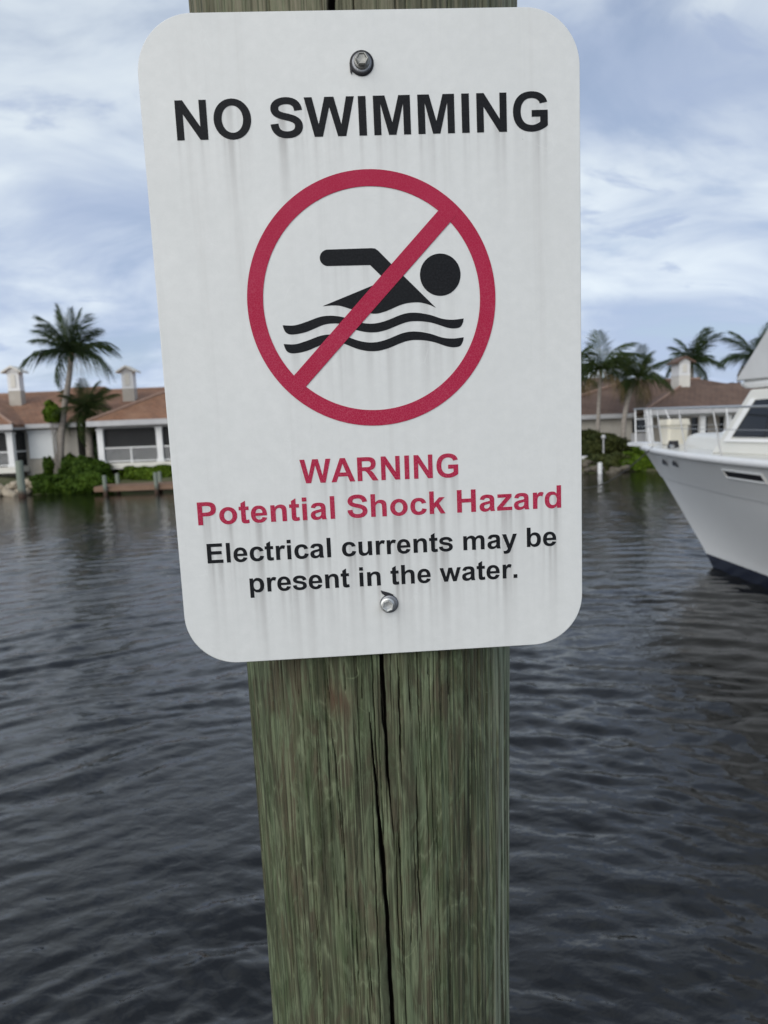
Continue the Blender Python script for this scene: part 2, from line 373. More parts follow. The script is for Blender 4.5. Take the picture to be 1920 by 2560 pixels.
    h = n.math('ADD', n.math('MULTIPLY', grain, 0.7), n.math('ADD', n.math('MULTIPLY', fine, 0.2), n.math('MULTIPLY', speck, 0.2)))
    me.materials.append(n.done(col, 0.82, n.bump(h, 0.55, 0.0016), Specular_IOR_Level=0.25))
    o = bpy.data.objects.new('wooden_piling', me); o.location = base; link(o)
    tag(o, 'thick weathered green wooden piling with long black cracks behind the warning sign', 'piling')
build_post()

# ------------------------------------------------------------------ lettering outlines (bold grotesque, 1000 units per em)
ELL = lambda x0, x1, y0, y1, k=0.565: 'M%g %g C%g %g %g %g %g %g C%g %g %g %g %g %g C%g %g %g %g %g %g C%g %g %g %g %g %gZ' % (
    x1, (y0+y1)/2, x1, (y0+y1)/2+k*(y1-y0)/2, (x0+x1)/2+k*(x1-x0)/2, y1, (x0+x1)/2, y1, (x0+x1)/2-k*(x1-x0)/2, y1, x0, (y0+y1)/2+k*(y1-y0)/2, x0, (y0+y1)/2,
    x0, (y0+y1)/2-k*(y1-y0)/2, (x0+x1)/2-k*(x1-x0)/2, y0, (x0+x1)/2, y0, (x0+x1)/2+k*(x1-x0)/2, y0, x1, (y0+y1)/2-k*(y1-y0)/2, x1, (y0+y1)/2)
BOX = lambda x0, y0, x1, y1: 'M%g %g L%g %g L%g %g L%g %gZ' % (x0, y0, x1, y0, x1, y1, x0, y1)
PLY = lambda *a: 'M' + ' L'.join('%g %g' % (a[i], a[i+1]) for i in range(0, len(a), 2)) + 'Z'
GL = {
 'I': (278, BOX(67, 0, 211, 716)), 'l': (278, BOX(70, 0, 207, 716)), '.': (278, BOX(72, 0, 209, 137)), 'i': (278, BOX(70, 0, 207, 519) + BOX(70, 589, 207, 716)), ' ': (278, ''),
 'N': (722, PLY(73, 0, 73, 716, 214, 716, 512, 238, 512, 716, 646, 716, 646, 0, 501, 0, 207, 467, 207, 0)),
 'M': (833, PLY(70, 0, 70, 716, 287, 716, 417, 228, 546, 716, 763, 716, 763, 0, 629, 0, 629, 564, 486, 0, 347, 0, 205, 564, 205, 0)),
 'W': (944, PLY(172, 0, 5, 716, 153, 716, 259, 224, 387, 716, 559, 716, 682, 216, 790, 716, 938, 716, 764, 0, 610, 0, 470, 535, 326, 0)),
 'H': (722, PLY(73, 0, 73, 716, 218, 716, 218, 434, 501, 434, 501, 716, 646, 716, 646, 0, 501, 0, 501, 313, 218, 313, 218, 0)),
 'E': (667, PLY(73, 0, 73, 716, 604, 716, 604, 595, 217, 595, 217, 436, 577, 436, 577, 316, 217, 316, 217, 121, 618, 121, 618, 0)),
 'A': (722, PLY(0, 0, 279, 716, 432, 716, 719, 0, 561, 0, 499, 163, 212, 163, 153, 0) + PLY(257, 283, 452, 283, 354, 549)),
 'O': (778, ELL(43, 735, -12, 728) + ELL(192, 586, 112, 604)),
 'o': (611, ELL(40, 571, -12, 531) + ELL(181, 430, 100, 419)),
 'G': (778, 'M560 505 L702 532 C672 655 562 728 393 728 C180 728 44 590 44 358 C44 130 180 -12 400 -12 C520 -12 640 35 711 100 L711 385 L402 385 L402 264 L565 264 L565 172 C525 135 460 112 405 112 C270 112 192 205 192 362 C192 520 275 606 396 606 C482 606 540 570 560 505Z'),
 'R': (722, 'M73 0 L73 716 L390 716 C560 716 637 645 637 515 C637 410 575 335 462 318 C520 284 550 250 600 170 L705 0 L532 0 L410 183 C345 280 325 299 262 299 L218 299 L218 0Z M218 413 L218 595 L380 595 C450 595 489 567 489 506 C489 432 450 413 355 413Z'),
 'P': (667, 'M73 0 L73 716 L335 716 C540 716 622 650 622 495 C622 340 515 270 350 270 L218 270 L218 0Z M218 391 L218 595 L320 595 C430 595 473 570 473 495 C473 420 420 391 320 391Z'),
 't': (333, 'M309 519 L309 409 L215 409 L215 199 C215 130 217 103 250 103 C265 103 285 108 305 115 L317 8 C282 -6 245 -12 205 -12 C150 -12 105 10 90 45 C80 70 78 95 78 160 L78 409 L15 409 L15 519 L78 519 L78 622 L215 702 L215 519Z'),
 'e': (556, 'M372 165 L509 142 C475 45 395 -12 285 -12 C115 -12 34 95 34 256 C34 430 130 531 270 531 C430 531 520 420 512 212 L168 212 C170 140 210 92 287 92 C330 92 358 115 372 165Z M380 300 L175 300 C175 375 215 427 277 427 C335 427 378 385 380 300Z'),
 'n': (611, 'M544 0 L407 0 L407 265 C407 350 402 372 393 388 C380 412 355 426 325 426 C280 426 240 400 224 355 C214 325 213 290 213 235 L213 0 L66 0 L66 519 L193 519 L193 443 C238 502 295 531 362 531 C450 531 520 490 537 410 C543 385 544 355 544 322Z'),
 'h': (611, 'M544 0 L407 0 L407 265 C407 350 402 372 393 388 C380 412 355 426 325 426 C280 426 236 400 218 355 C206 325 207 290 207 235 L207 0 L70 0 L70 716 L207 716 L207 453 C250 505 300 531 362 531 C450 531 520 490 537 410 C543 385 544 355 544 322Z'),
 'm': (889, 'M62 0 L62 519 L188 519 L188 448 C234 503 288 531 350 531 C415 531 465 503 494 448 C538 503 592 531 655 531 C735 531 795 490 812 418 C818 390 820 365 820 330 L820 0 L683 0 L683 297 C683 350 681 380 672 396 C662 415 640 426 612 426 C570 426 530 400 517 350 C511 325 509 290 509 249 L509 0 L372 0 L372 285 C372 350 369 378 361 396 C351 416 330 426 300 426 C255 426 218 400 206 352 C200 325 199 290 199 251 L199 0Z'),
 'c': (556, 'M524 366 L389 341 C382 398 345 424 295 424 C220 424 181 370 181 268 C181 150 222 97 297 97 C352 97 388 128 402 192 L537 168 C512 50 425 -12 290 -12 C135 -12 41 90 41 258 C41 430 135 531 293 531 C420 531 495 478 524 366Z'),
 'a': (556, 'M174 361 L49 383 C72 485 140 531 265 531 C430 531 488 480 488 355 L486 160 C486 85 490 50 512 0 L376 0 L358 52 C312 10 262 -12 205 -12 C100 -12 36 52 36 142 C36 240 105 282 220 302 C285 314 328 324 352 334 L352 348 C352 400 330 424 262 424 C213 424 188 407 174 361Z M352 243 C332 235 300 227 256 218 C195 205 174 185 174 152 C174 112 205 86 246 86 C290 86 330 112 344 148 C350 165 352 190 352 218Z'),
 'k': (556, PLY(67, 0, 67, 716, 204, 716, 204, 336, 365, 519, 534, 519, 357, 329, 547, 0, 399, 0, 269, 233, 204, 165, 204, 0)),
 'z': (500, PLY(17, 0, 17, 107, 288, 411, 34, 411, 34, 519, 467, 519, 467, 427, 191, 110, 482, 110, 482, 0)),
 'r': (389, 'M203 0 L66 0 L66 519 L193 519 L193 445 C226 497 252 531 312 531 C346 531 372 522 398 506 L356 386 C335 400 315 407 297 407 C252 407 222 385 211 325 C205 290 203 230 203 160Z'),
 'd': (611, 'M547 0 L420 0 L420 76 C378 18 325 -12 268 -12 C130 -12 41 90 41 262 C41 440 128 531 266 531 C325 531 375 508 410 458 L410 716 L547 716Z M181 271 C181 150 225 97 297 97 C370 97 412 155 412 258 C412 370 370 426 295 426 C222 426 181 375 181 271Z'),
 'y': (556, 'M7 519 L153 519 L277 151 L398 519 L540 519 L357 20 L324 -70 C305 -117 288 -150 264 -172 C235 -198 195 -210 145 -210 C115 -210 88 -206 60 -200 L48 -93 C70 -98 92 -100 110 -100 C165 -100 190 -70 205 -12Z'),
 'w': (778, PLY(164, 0, 5, 519, 138, 519, 236, 179, 325, 519, 456, 519, 543, 179, 640, 519, 774, 519, 610, 0, 480, 0, 390, 330, 298, 0)),
}
def flat(path, seg=9):
    import re
    out_ = []; cur = None
    for cmd, args in re.findall(r'([MLCZ])([^MLCZ]*)', path):
        a = [float(x) for x in args.split()]
        if cmd == 'M': cur = [(a[0], a[1])]
        elif cmd == 'L': cur.append((a[0], a[1]))
        elif cmd == 'C':
            p0 = cur[-1]
            for k in range(1, seg+1):
                t = k/seg; m = 1-t
                cur.append(tuple(m**3*p0[i] + 3*m*m*t*a[i] + 3*m*t*t*a[2+i] + t**3*a[4+i] for i in (0, 1)))
        else:
            if abs(cur[0][0]-cur[-1][0]) + abs(cur[0][1]-cur[-1][1]) < 1e-6: cur.pop()
            out_.append(cur)
    return out_
def stroke(path, w):                        # constant-ish width stroke outline for S shapes
    p = flat(path + 'Z', 14)[0]; L_, R_ = [], []; m = len(p)
    for i, (x, y) in enumerate(p):
        a, b = p[max(i-1, 0)], p[min(i+1, m-1)]; dx, dy = b[0]-a[0], b[1]-a[1]; l = math.hypot(dx, dy); ww = (w[0]*abs(dx)/l + w[1]*abs(dy)/l)/math.hypot(dx/l, dy/l)/1.0
        ww = w[0]*(dx/l)**2 + w[1]*(dy/l)**2
        L_.append((x-dy/l*ww/2, y+dx/l*ww/2)); R_.append((x+dy/l*ww/2, y-dx/l*ww/2))
    return [L_ + R_[::-1]]
def glyph(c):
    if c == 'S': return 667, stroke('M555 488 C548 600 470 666 335 666 C200 666 118 610 118 525 C118 430 215 403 335 374 C465 343 556 305 556 205 C556 110 470 50 340 50 C195 50 112 120 106 250', (124, 148))
    if c == 's': return 556, stroke('M452 352 C440 440 370 480 272 480 C180 480 108 445 108 380 C108 318 175 298 275 280 C390 258 450 228 450 155 C450 85 380 40 280 40 C165 40 95 90 92 178', (106, 136))
    if c == 'b': return 611, [[(611-x, y) for x, y in q] for q in flat(GL['d'][1])]
    if c == 'p': return 611, [[(611-x, 519-y) for x, y in q] for q in flat(GL['d'][1])]
    if c == 'u': return 611, [[(611-x, 519-y) for x, y in q] for q in flat(GL['n'][1])]
    return GL[c][0], flat(GL[c][1])
def text_contours(txt, p_left, p_right, cap):
    """p_left, p_right: sign coordinates of the first letter's left and the last letter's right ends on the baseline"""
    con = []; x = 0
    for c in txt:
        adv, q = glyph(c); con += [[(px+x, py) for px, py in k] for k in q]; x += adv
    x0 = min(p[0] for k in con for p in k); x1 = max(p[0] for k in con for p in k)
    ux, uy = p_right[0]-p_left[0], p_right[1]-p_left[1]; L = math.hypot(ux, uy); s = L/(x1-x0); ux, uy = ux/L, uy/L
    sv = cap/716.0
    return [[(p_left[0] + (a-x0)*s*ux - b*sv*uy, p_left[1] + (a-x0)*s*uy + b*sv*ux) for a, b in k] for k in con]

sign = empty('warning_sign'); sign.matrix_world = Matrix(((SX[0], SY[0], SN[0], ST[0]), (SX[1], SY[1], SN[1], ST[1]), (SX[2], SY[2], SN[2], ST[2]), (0, 0, 0, 1)))
tag(sign, 'white metal no swimming sign with rounded corners bolted to the wooden piling', 'sign')
def flat_part(name, contours, mat, z, label=None, thick=0.00012):
    cu = bpy.data.curves.new(name, 'CURVE'); cu.dimensions = '2D'; cu.fill_mode = 'BOTH'; cu.extrude = thick/2
    for k in contours:
        sp = cu.splines.new('POLY'); sp.points.add(len(k)-1)
        for p, (a, b) in zip(sp.points, k): p.co = (a, b, 0, 1)
        sp.use_cyclic_u = True
    tmp = bpy.data.objects.new('tmp', cu); COL.objects.link(tmp)
    me = bpy.data.meshes.new_from_object(tmp.evaluated_get(bpy.context.evaluated_depsgraph_get()))
    bpy.data.objects.remove(tmp); bpy.data.curves.remove(cu)
    me.name = name; me.materials.clear(); me.materials.append(mat); me.polygons.foreach_set('use_smooth', [False]*len(me.polygons))
    o = bpy.data.objects.new(name, me); o.location = (0, 0, z); link(o, sign)
    if label: o['label'] = label
    return o
def z3(x, y): return on_sign(340+x/1.430, y/1.430)
def zs(x, y): return on_sign(380+x/1.5082, 180+y/1.5082)
def z5(x, y): return on_sign(430+x/1.58, 1080+y/1.58)
def zr(x, y): return on_sign(560+x/2.2419, 380+y/2.2419)
def dist(a, b): return math.hypot(a[0]-b[0], a[1]-b[1])
def baseline(p, q, x_l, x_r):               # baseline through p,q, clipped to the horizontal extents of the text
    m = (q[1]-p[1])/(q[0]-p[0]); return (x_l, p[1]+m*(x_l-p[0])), (x_r, p[1]+m*(x_r-p[0]))
l1 = baseline(zs(100, 263), zs(1332, 230), zs(97, 240)[0], zs(1489, 190)[0])
l2 = baseline(z5(545, 201), z5(1020, 181), z5(503, 110)[0], z5(1128, 130)[0])
l3 = baseline(z5(108, 367), z5(1533, 297), z5(104, 330)[0], z5(1533, 250)[0])
l4 = baseline(z5(144, 517), z5(1398, 452), z5(141, 480)[0], z5(1514, 420)[0])
l5 = baseline(z5(385, 627), z5(1357, 573), z5(308, 590)[0], z5(1361, 560)[0])
TXT = [('NO SWIMMING', l1, dist(zs(90, 113), zs(100, 263)), 0), ('WARNING', l2, dist(z5(820, 97), z5(824, 190)), 1), ('Potential Shock Hazard', l3, dist(z5(102, 277), z5(109, 367)), 1),
       ('Electrical currents may be', l4, dist(z5(138, 440), z5(144, 517)), 0), ('present in the water.', l5, dist(z5(138, 440), z5(144, 517)), 0)]
TXTC = [(t, text_contours(t, b[0], b[1], cap), c) for t, b, cap, c in TXT]

# ring, slash and swimmer
oc = [zr(133, 818), zr(1515, 818), zr(824, 101), zr(824, 1535)]
RC = ((oc[0][0]+oc[1][0])/2, (oc[2][1]+oc[3][1])/2); RO = (dist(oc[0], oc[1])+dist(oc[2], oc[3]))/4
ic = [zr(222, 818), zr(1430, 818), zr(824, 196), zr(824, 1447)]; RI = (dist(ic[0], ic[1])+dist(ic[2], ic[3]))/4
circ = lambda c, r, n=128: [(c[0]+r*math.cos(2*math.pi*k/n), c[1]+r*math.sin(2*math.pi*k/n)) for k in range(n)]
ring_c = [circ(RC, RO, 180), circ(RC, RI, 180)]
def extend(a, b, r):                        # continue the slash edge a->b into the middle of the ring band
    d = dist(a, b); return (b[0]+(b[0]-a[0])/d*r, b[1]+(b[1]-a[1])/d*r)
s1, s2, s3, s4 = zr(397, 1250), zr(1197, 335), zr(1267, 396), zr(463, 1312); e = (RO-RI)*0.55
slash_c = [[extend(s2, s1, e), extend(s1, s2, e), extend(s4, s3, e), extend(s3, s4, e)]]
def smooth(pts, seg=6, closed=False):
    p = [np.array(q) for q in pts]; n = len(p); o = []
    for i in range(n-1):
        a, b, c_, d = p[max(i-1, 0)], p[i], p[i+1], p[min(i+2, n-1)]
        for k in range(seg):
            t = k/seg; o.append(tuple(0.5*((2*b)+(-a+c_)*t+(2*a-5*b+4*c_-d)*t*t+(-a+3*b-3*c_+d)*t**3)))
    o.append(tuple(p[-1])); return o
capx = [(583 + 46*math.cos(R(a)), 597 - 46*math.sin(R(a))) for a in range(265, 90, -15)]
body = [zr(*p) for p in [(818, 637)] + capx + [(583, 551), (825, 543), (845, 545), (862, 556), (935, 630), (1010, 703), (1185, 875)]]
body += smooth([zr(*p) for p in [(1185, 875), (1140, 856), (1080, 845), (1000, 856), (900, 897), (830, 908), (720, 885), (640, 863), (555, 866)]])[1:]
body += [zr(835, 750), zr(905, 722)]
def wave(dx, dy):
    top = smooth([zr(x+dx*(1-(x-330)/1010)+2*(x-330)/1010, y+dy) for x, y in [(330, 973), (395, 974), (460, 955), (540, 926), (605, 920), (675, 930), (760, 957), (830, 964), (900, 950), (1000, 911), (1070, 903), (1150, 915), (1220, 937), (1280, 942), (1338, 935)]])
    bot = smooth([zr(x+dx*(1-(x-330)/1010)+2*(x-330)/1010, y+dy) for x, y in [(1336, 952), (1322, 980), (1296, 990), (1250, 987), (1160, 959), (1080, 950), (1010, 959), (905, 1000), (830, 1013), (750, 1002), (660, 968), (610, 963), (555, 972), (460, 1011), (385, 1025), (350, 1015), (335, 990)]])
    return [top + bot]
hc = [zr(1097, 691), zr(1322, 691), zr(1209, 572), zr(1209, 810)]
head = [circ(((hc[0][0]+hc[1][0])/2, (hc[2][1]+hc[3][1])/2), (dist(hc[0], hc[1])+dist(hc[2], hc[3]))/4, 72)]

def sign_mats():
    n = NT('sign_black_print'); v = n.coord('Object'); f = n.noise(v, 700, 3, 0.6); g_ = n.noise(v, 22, 3)
    col = n.mix(n.ramp(f, [(0.42, 0), (0.75, 1)]), (0.007, 0.008, 0.010), (0.017, 0.019, 0.022)); col = n.mix(n.math('MULTIPLY', g_, 0.15), col, (0.04, 0.04, 0.044))
    blk = n.done(col, 0.55, n.bump(f, 0.1, 0.0002), Specular_IOR_Level=0.12)
    n = NT('sign_red_print'); v = n.coord('Object')
    vd = n.n('ShaderNodeVectorMath', operation='ADD'); nz = n.n('ShaderNodeTexNoise'); nz.inputs['Scale'].default_value = 900; n.set(nz.inputs['Vector'], v)
    sc = n.n('ShaderNodeVectorMath', operation='SCALE'); n.set(sc.inputs[0], nz.outputs['Color']); sc.inputs['Scale'].default_value = 0.0012
    n.set(vd.inputs[0], v); n.set(vd.inputs[1], sc.outputs[0])
    cr = n.voro(vd.outputs[0], 560.0); wear = n.noise(v, 30, 4)
    sy = n.n('ShaderNodeSeparateXYZ'); n.set(sy.inputs[0], v)
    low = n.ramp(n.math('ADD', n.math('MULTIPLY', sy.outputs[1], -2.6), 0.5), [(0.2, 0.35), (0.75, 1.0)])      # crazing grows towards the bottom edge
    line = n.math('MULTIPLY', n.ramp(cr, [(0.03, 1.0), (0.10, 0)]), n.math('MULTIPLY', low, 0.22))
    col = n.mix(n.ramp(wear, [(0.35, 0), (0.7, 1)]), (0.385, 0.013, 0.052), (0.405, 0.020, 0.064))
    col = n.mix(line, col, (0.66, 0.24, 0.30))
    red = n.done(col, 0.5, None, Specular_IOR_Level=0.15)
    return blk, red
M_blk, M_red = sign_mats()
def z(i): return TH + 0.0002 + i*0.00015
for i, (t, con, c) in enumerate(TXTC):
    flat_part('lettering', con, M_red if c else M_blk, z(0), ('red' if c else 'black') + ' bold lettering reading ' + t)
flat_part('swimmer_pictogram', [body] + head, M_blk, z(0), 'black swimming figure with raised arm and round head')
flat_part('wave_line', wave(0, 0), M_blk, z(0)); flat_part('wave_line', wave(6, 105), M_blk, z(0))
flat_part('prohibition_ring', ring_c, M_red, z(1), 'red prohibition ring'); flat_part('prohibition_slash', slash_c, M_red, z(2), 'red diagonal bar across the ring')

def build_panel():
    r = 0.0385; ny, nxp = 440, 306
    ca = np.linspace(0, math.pi/2, 24); ytop = SH/2 - r + r*np.sin(ca); ys_ = np.concatenate([-ytop[::-1], np.linspace(-SH/2+r, SH/2-r, ny)[1:-1], ytop])
    hw = np.where(np.abs(ys_) > SH/2-r, SW/2 - r + np.sqrt(np.maximum(r*r-(np.abs(ys_)-(SH/2-r))**2, 0)), SW/2)
    t = np.linspace(-1, 1, nxp); X = hw[:, None]*t[None, :]; Y = np.repeat(ys_[:, None], nxp, 1)
    # run-off stains: everything printed sheds a grey streak below itself
    gx = np.linspace(-SW/2, SW/2, 611); gy = np.linspace(-SH/2, SH/2, 915); ink = np.zeros((915, 611))
    def raster(cons):
        for k in cons:
            q = np.array(k); x0, x1 = np.searchsorted(gx, [q[:, 0].min(), q[:, 0].max()]); y0, y1 = np.searchsorted(gy, [q[:, 1].min(), q[:, 1].max()])
            GX, GY = np.meshgrid(gx[x0:x1], gy[y0:y1]); ins = np.zeros(GX.shape, bool)
            for (ax, ay), (bx, by) in zip(q, np.roll(q, -1, 0)):
                if ay == by: continue
                ins ^= ((ay > GY) != (by > GY)) & (GX < (bx-ax)*(GY-ay)/(by-ay)+ax)
            ink[y0:y1, x0:x1] = np.logical_xor(ink[y0:y1, x0:x1] > 0, ins)
    for _, con, _c in TXTC: raster(con)
    raster([body]); raster(head); raster(wave(0, 0)); raster(wave(6, 105))
    rr = np.random.RandomState(5)
    colw = np.convolve(rr.rand(611), np.ones(5)/5, 'same'); colw = np.clip((colw-0.32)*3.2, 0.1, 1.4)
    colw2 = np.convolve(rr.rand(611), np.ones(15)/15, 'same'); colw *= np.clip((colw2-0.35)*4, 0.4, 1.5)
    acc = np.zeros(611); st = np.zeros_like(ink); dec = 0.974 + 0.018*np.convolve(rr.rand(611), np.ones(7)/7, 'same')
    for row in range(914, -1, -1):
        edge = (ink[min(row+1, 914)] > 0) & (ink[row] == 0)
        acc = np.minimum(acc*dec + edge*colw*(0.42 if -0.05 < gy[row] < 0.13 else 0.9), 1.6)
        if row % 6 == 0: acc = np.convolve(acc, [0.14, 0.72, 0.14], 'same')
        st[row] = acc*(ink[row] == 0)
    # faint shadowless halo where dirt collects right at the letters' lower edges
    yi = np.clip(((Y+SH/2)/SH*914).round().astype(int), 0, 914); xi = np.clip(((X+SW/2)/SW*610).round().astype(int), 0, 610)
    stain = st[yi, xi]
    verts = np.stack([X, Y, np.full_like(X, TH)], -1).reshape(-1, 3); m = len(ys_)
    i, j = np.meshgrid(np.arange(m-1), np.arange(nxp-1), indexing='ij')
    faces = np.stack([i*nxp+j, i*nxp+j+1, (i+1)*nxp+j+1, (i+1)*nxp+j], -1).reshape(-1, 4).tolist()
    loop = [k for k in range(nxp)] + [k*nxp+nxp-1 for k in range(1, m)] + [(m-1)*nxp+k for k in range(nxp-2, -1, -1)] + [k*nxp for k in range(m-2, 0, -1)]
    nb = len(verts); bev = 0.0005
    lp = verts[loop].copy(); cen = lp[:, :2].copy(); nrm_ = cen/np.maximum(np.linalg.norm(cen, axis=1, keepdims=True), 1e-9)
    out1 = lp.copy(); out1[:, 2] = TH-bev; out1[:, :2] += nrm_*bev
    out2 = out1.copy(); out2[:, 2] = 0.0
    verts = np.vstack([verts, out1, out2]); L = len(loop)
    faces += [(loop[k], nb+k, nb+(k+1) % L, loop[(k+1) % L]) for k in range(L)] + [(nb+k, nb+L+k, nb+L+(k+1) % L, nb+(k+1) % L) for k in range(L)]
    faces.append(tuple(nb+L+k for k in range(L-1, -1, -1)))
    me = bpy.data.meshes.new('panel'); me.from_pydata(verts.tolist(), [], faces)
    a = me.attributes.new('stain', 'FLOAT', 'POINT'); a.data.foreach_set('value', np.concatenate([stain.ravel(), np.zeros(2*L)]).astype(np.float32))
    n = NT('sign_white_sheet'); v = n.coord('Object'); s_ = n.attr('stain').outputs['Fac']
    drip = n.noise(n.coord('Object', (150, 5, 1)), 1, 4, 0.6); drip2 = n.noise(n.coord('Object', (45, 2.2, 1), loc=(3, 0, 0)), 1, 3, 0.6)
    mott = n.noise(v, 140, 4, 0.65); cloudy = n.noise(v, 16, 5, 0.6); peel = n.noise(v, 420, 3, 0.6)
    white = n.mix(n.ramp(mott, [(0.35, 0), (0.7, 1)]), (0.695, 0.712, 0.700), (0.735, 0.750, 0.738))
    white = n.mix(n.math('MULTIPLY', n.ramp(cloudy, [(0.35, 0), (0.7, 1)]), 0.35), white, (0.65, 0.67, 0.66))
    white = n.mix(n.ramp(n.math('MULTIPLY', drip, drip2), [(0.28, 0), (0.46, 0.20)]), white, (0.52, 0.52, 0.50))
    sm_ = n.math('MULTIPLY', n.math('MULTIPLY', s_, 0.52), n.ramp(drip, [(0.25, 0.45), (0.65, 1.0)]), clamp=True)
    col = n.mix(sm_, white, (0.36, 0.355, 0.345))
    # tiny chips and specks
    chip = n.ramp(n.voro(v, 95, 'F1'), [(0.020, 1), (0.032, 0)]); chipm = n.math('MULTIPLY', chip, n.ramp(n.noise(v, 30, 2), [(0.60, 0), (0.66, 0.7)]))
    col = n.mix(chipm, col, (0.22, 0.22, 0.21))
    craze = n.math('MULTIPLY', n.ramp(n.voro(n.coord('Object', (120, 55, 1)), 1.0), [(0.0, 1), (0.02, 0)]), n.ramp(n.noise(v, 40, 3), [(0.58, 0), (0.68, 0.3)]))
    col = n.mix(craze, col, (0.80, 0.82, 0.81))
    h = n.math('ADD', n.math('MULTIPLY', peel, 0.6), n.math('MULTIPLY', mott, 0.8))
    me.materials.append(n.done(col, n.ramp(cloudy, [(0.3, 0.30), (0.7, 0.46)]), n.bump(h, 0.25, 0.0005), Specular_IOR_Level=0.4))
    o = bpy.data.objects.new('panel', me); link(o, sign)
build_panel()

# ------------------------------------------------------------------ bolts
def metal(name, c, rough):
    n = NT(name); f = n.noise(n.coord('Object'), 900, 4, 0.6); return n.done(n.mix(f, tuple(x*0.7 for x in c), c), n.ramp(f, [(0.3, rough), (0.7, rough+0.2)]), n.bump(f, 0.2, 0.0003), Metallic=0.85)
M_wash = metal('galvanised_washer', (0.30, 0.31, 0.33), 0.38); M_hex1 = metal('weathered_bolt_head', (0.36, 0.36, 0.34), 0.42); M_hex2 = metal('bright_bolt_head', (0.74, 0.75, 0.73), 0.30)
M_rub_shade = pm('black_rubber_and_shade', (0.006, 0.006, 0.010), (0.014, 0.014, 0.018), 400, 0.6)  # rubber black, reused as painted shade in hull vent and hawse pipes
def lathe(mb, c, prof, n=48, tilt=None):
    vv = []
    for r_, z_ in prof:
        for k in range(n):
            w = 2*math.pi*k/n; vv.append(Vector((c[0]+r_*math.cos(w), c[1]+r_*math.sin(w), z_)))
    mb.add(vv, [(i*n+k, i*n+(k+1) % n, (i+1)*n+(k+1) % n, (i+1)*n+k) for i in range(len(prof)-1) for k in range(n)], True)
def bolt(cpx, hpx, rw, rg, rh, hex_mat, rot, tail, lab):
    c = on_sign(*cpx); hd = on_sign(*hpx); z0 = TH+0.0001
    mb = MB(); lathe(mb, c, [(0.0005, z0+0.0016), (rw*0.80, z0+0.0019), (rw*0.95, z0+0.0016), (rw, z0+0.0009), (rw, z0)]); w = mb.build('bolt', M_wash, sign); w['label'] = lab
    mb = MB(); lathe(mb, c, [(rw*0.9, z0+0.0011), (rg*0.97, z0+0.0011), (rg, z0+0.0006), (rg, z0)], 40)
    if tail is not None:
        pts = [on_sign(*p) for p in tail]; mb.prism([(p[0], p[1], z0) for p in pts], (0, 0, 0.0012))
    mb.build('rubber_gasket', M_rub_shade, w)
    mb = MB(); lathe(mb, hd, [(rh*1.22, z0+0.0017), (rh*1.25, z0+0.0022), (rh*1.12, z0+0.0029), (rh*0.9, z0+0.0032)], 40)
    zt = z0+0.0068; n = 6; h6 = lambda r_, zz: [(hd[0]+r_*math.cos(rot+k*math.pi/3), hd[1]+r_*math.sin(rot+k*math.pi/3), zz) for k in range(6)]
    mb.add(h6(rh, z0+0.0027) + h6(rh, zt-0.0008) + h6(rh*0.9, zt) + h6(rh*0.74, zt-0.0001) + h6(rh*0.66, zt-0.0009) + [(hd[0], hd[1], zt-0.0011)],
           [(i*6+k, i*6+(k+1) % 6, (i+1)*6+(k+1) % 6, (i+1)*6+k) for i in range(4) for k in range(6)] + [(24+k, 24+(k+1) % 6, 30) for k in range(6)])
    mb.build('hex_head', hex_mat, w)
zA = lambda x, y: (840+x/13.825, 110+y/13.825); zB = lambda x, y: (910+x/13.825, 1450+y/13.825)
PXM = dist(on_sign(900, 160), on_sign(1000, 160))/100
bolt(zA(885, 725), zA(885, 690), 25.0*PXM, 29.8*PXM, 16.0*PXM, M_hex1, 0.0, [zA(465, 720), zA(490, 1020), zA(530, 1110), zA(550, 1000), zA(570, 930)], 'upper bolt with a dark washer and black gasket')
PXM = dist(on_sign(920, 1507), on_sign(1020, 1507))/100
bolt(zB(862, 790), zB(800, 800), 22.4*PXM, 22.9*PXM, 14.5*PXM, M_hex2, 0.35, [zB(570, 330), zB(690, 365), zB(860, 410), zB(1000, 475), zB(1020, 560), zB(720, 500), zB(610, 430)], 'lower bolt with a bright head and torn black gasket')
# ------------------------------------------------------------------ shared materials for the far shore
def roof_mat(name, c1, c2, c3):
    n = NT(name); v = n.coord('Object')
    br = n.n('ShaderNodeTexBrick'); br.inputs['Scale'].default_value = 1.0; br.inputs['Brick Width'].default_value = 0.34; br.inputs['Row Height'].default_value = 0.30; br.inputs['Mortar Size'].default_value = 0.02
    sp = n.n('ShaderNodeSeparateXYZ'); n.set(sp.inputs[0], v); cb = n.n('ShaderNodeCombineXYZ')
    n.set(cb.inputs[0], n.math('ADD', sp.outputs[0], n.math('MULTIPLY', sp.outputs[1], 0.15))); n.set(cb.inputs[1], n.math('MULTIPLY', sp.outputs[2], 2.6)); n.set(br.inputs['Vector'], cb.outputs[0])
    br.inputs['Color1'].default_value = (*c1, 1); br.inputs['Color2'].default_value = (*c2, 1); br.inputs['Mortar'].default_value = (c1[0]*0.5, c1[1]*0.5, c1[2]*0.5, 1)
    f = n.noise(v, 0.9, 6, 0.65); f2 = n.noise(n.coord('Object', (1, 1, 3)), 3, 4, 0.6)
    col = n.mix(n.ramp(f, [(0.4, 0), (0.68, 0.8)]), br.outputs['Color'], c3); col = n.mix(n.ramp(f2, [(0.45, 0), (0.7, 0.35)]), col, (0.13, 0.09, 0.07))
    return n.done(col, 0.8, n.bump(br.outputs['Fac'], 0.6, 0.04))
M_roof = roof_mat('clay_tile_roof', (0.195, 0.092, 0.050), (0.255, 0.122, 0.066), (0.31, 0.175, 0.105))
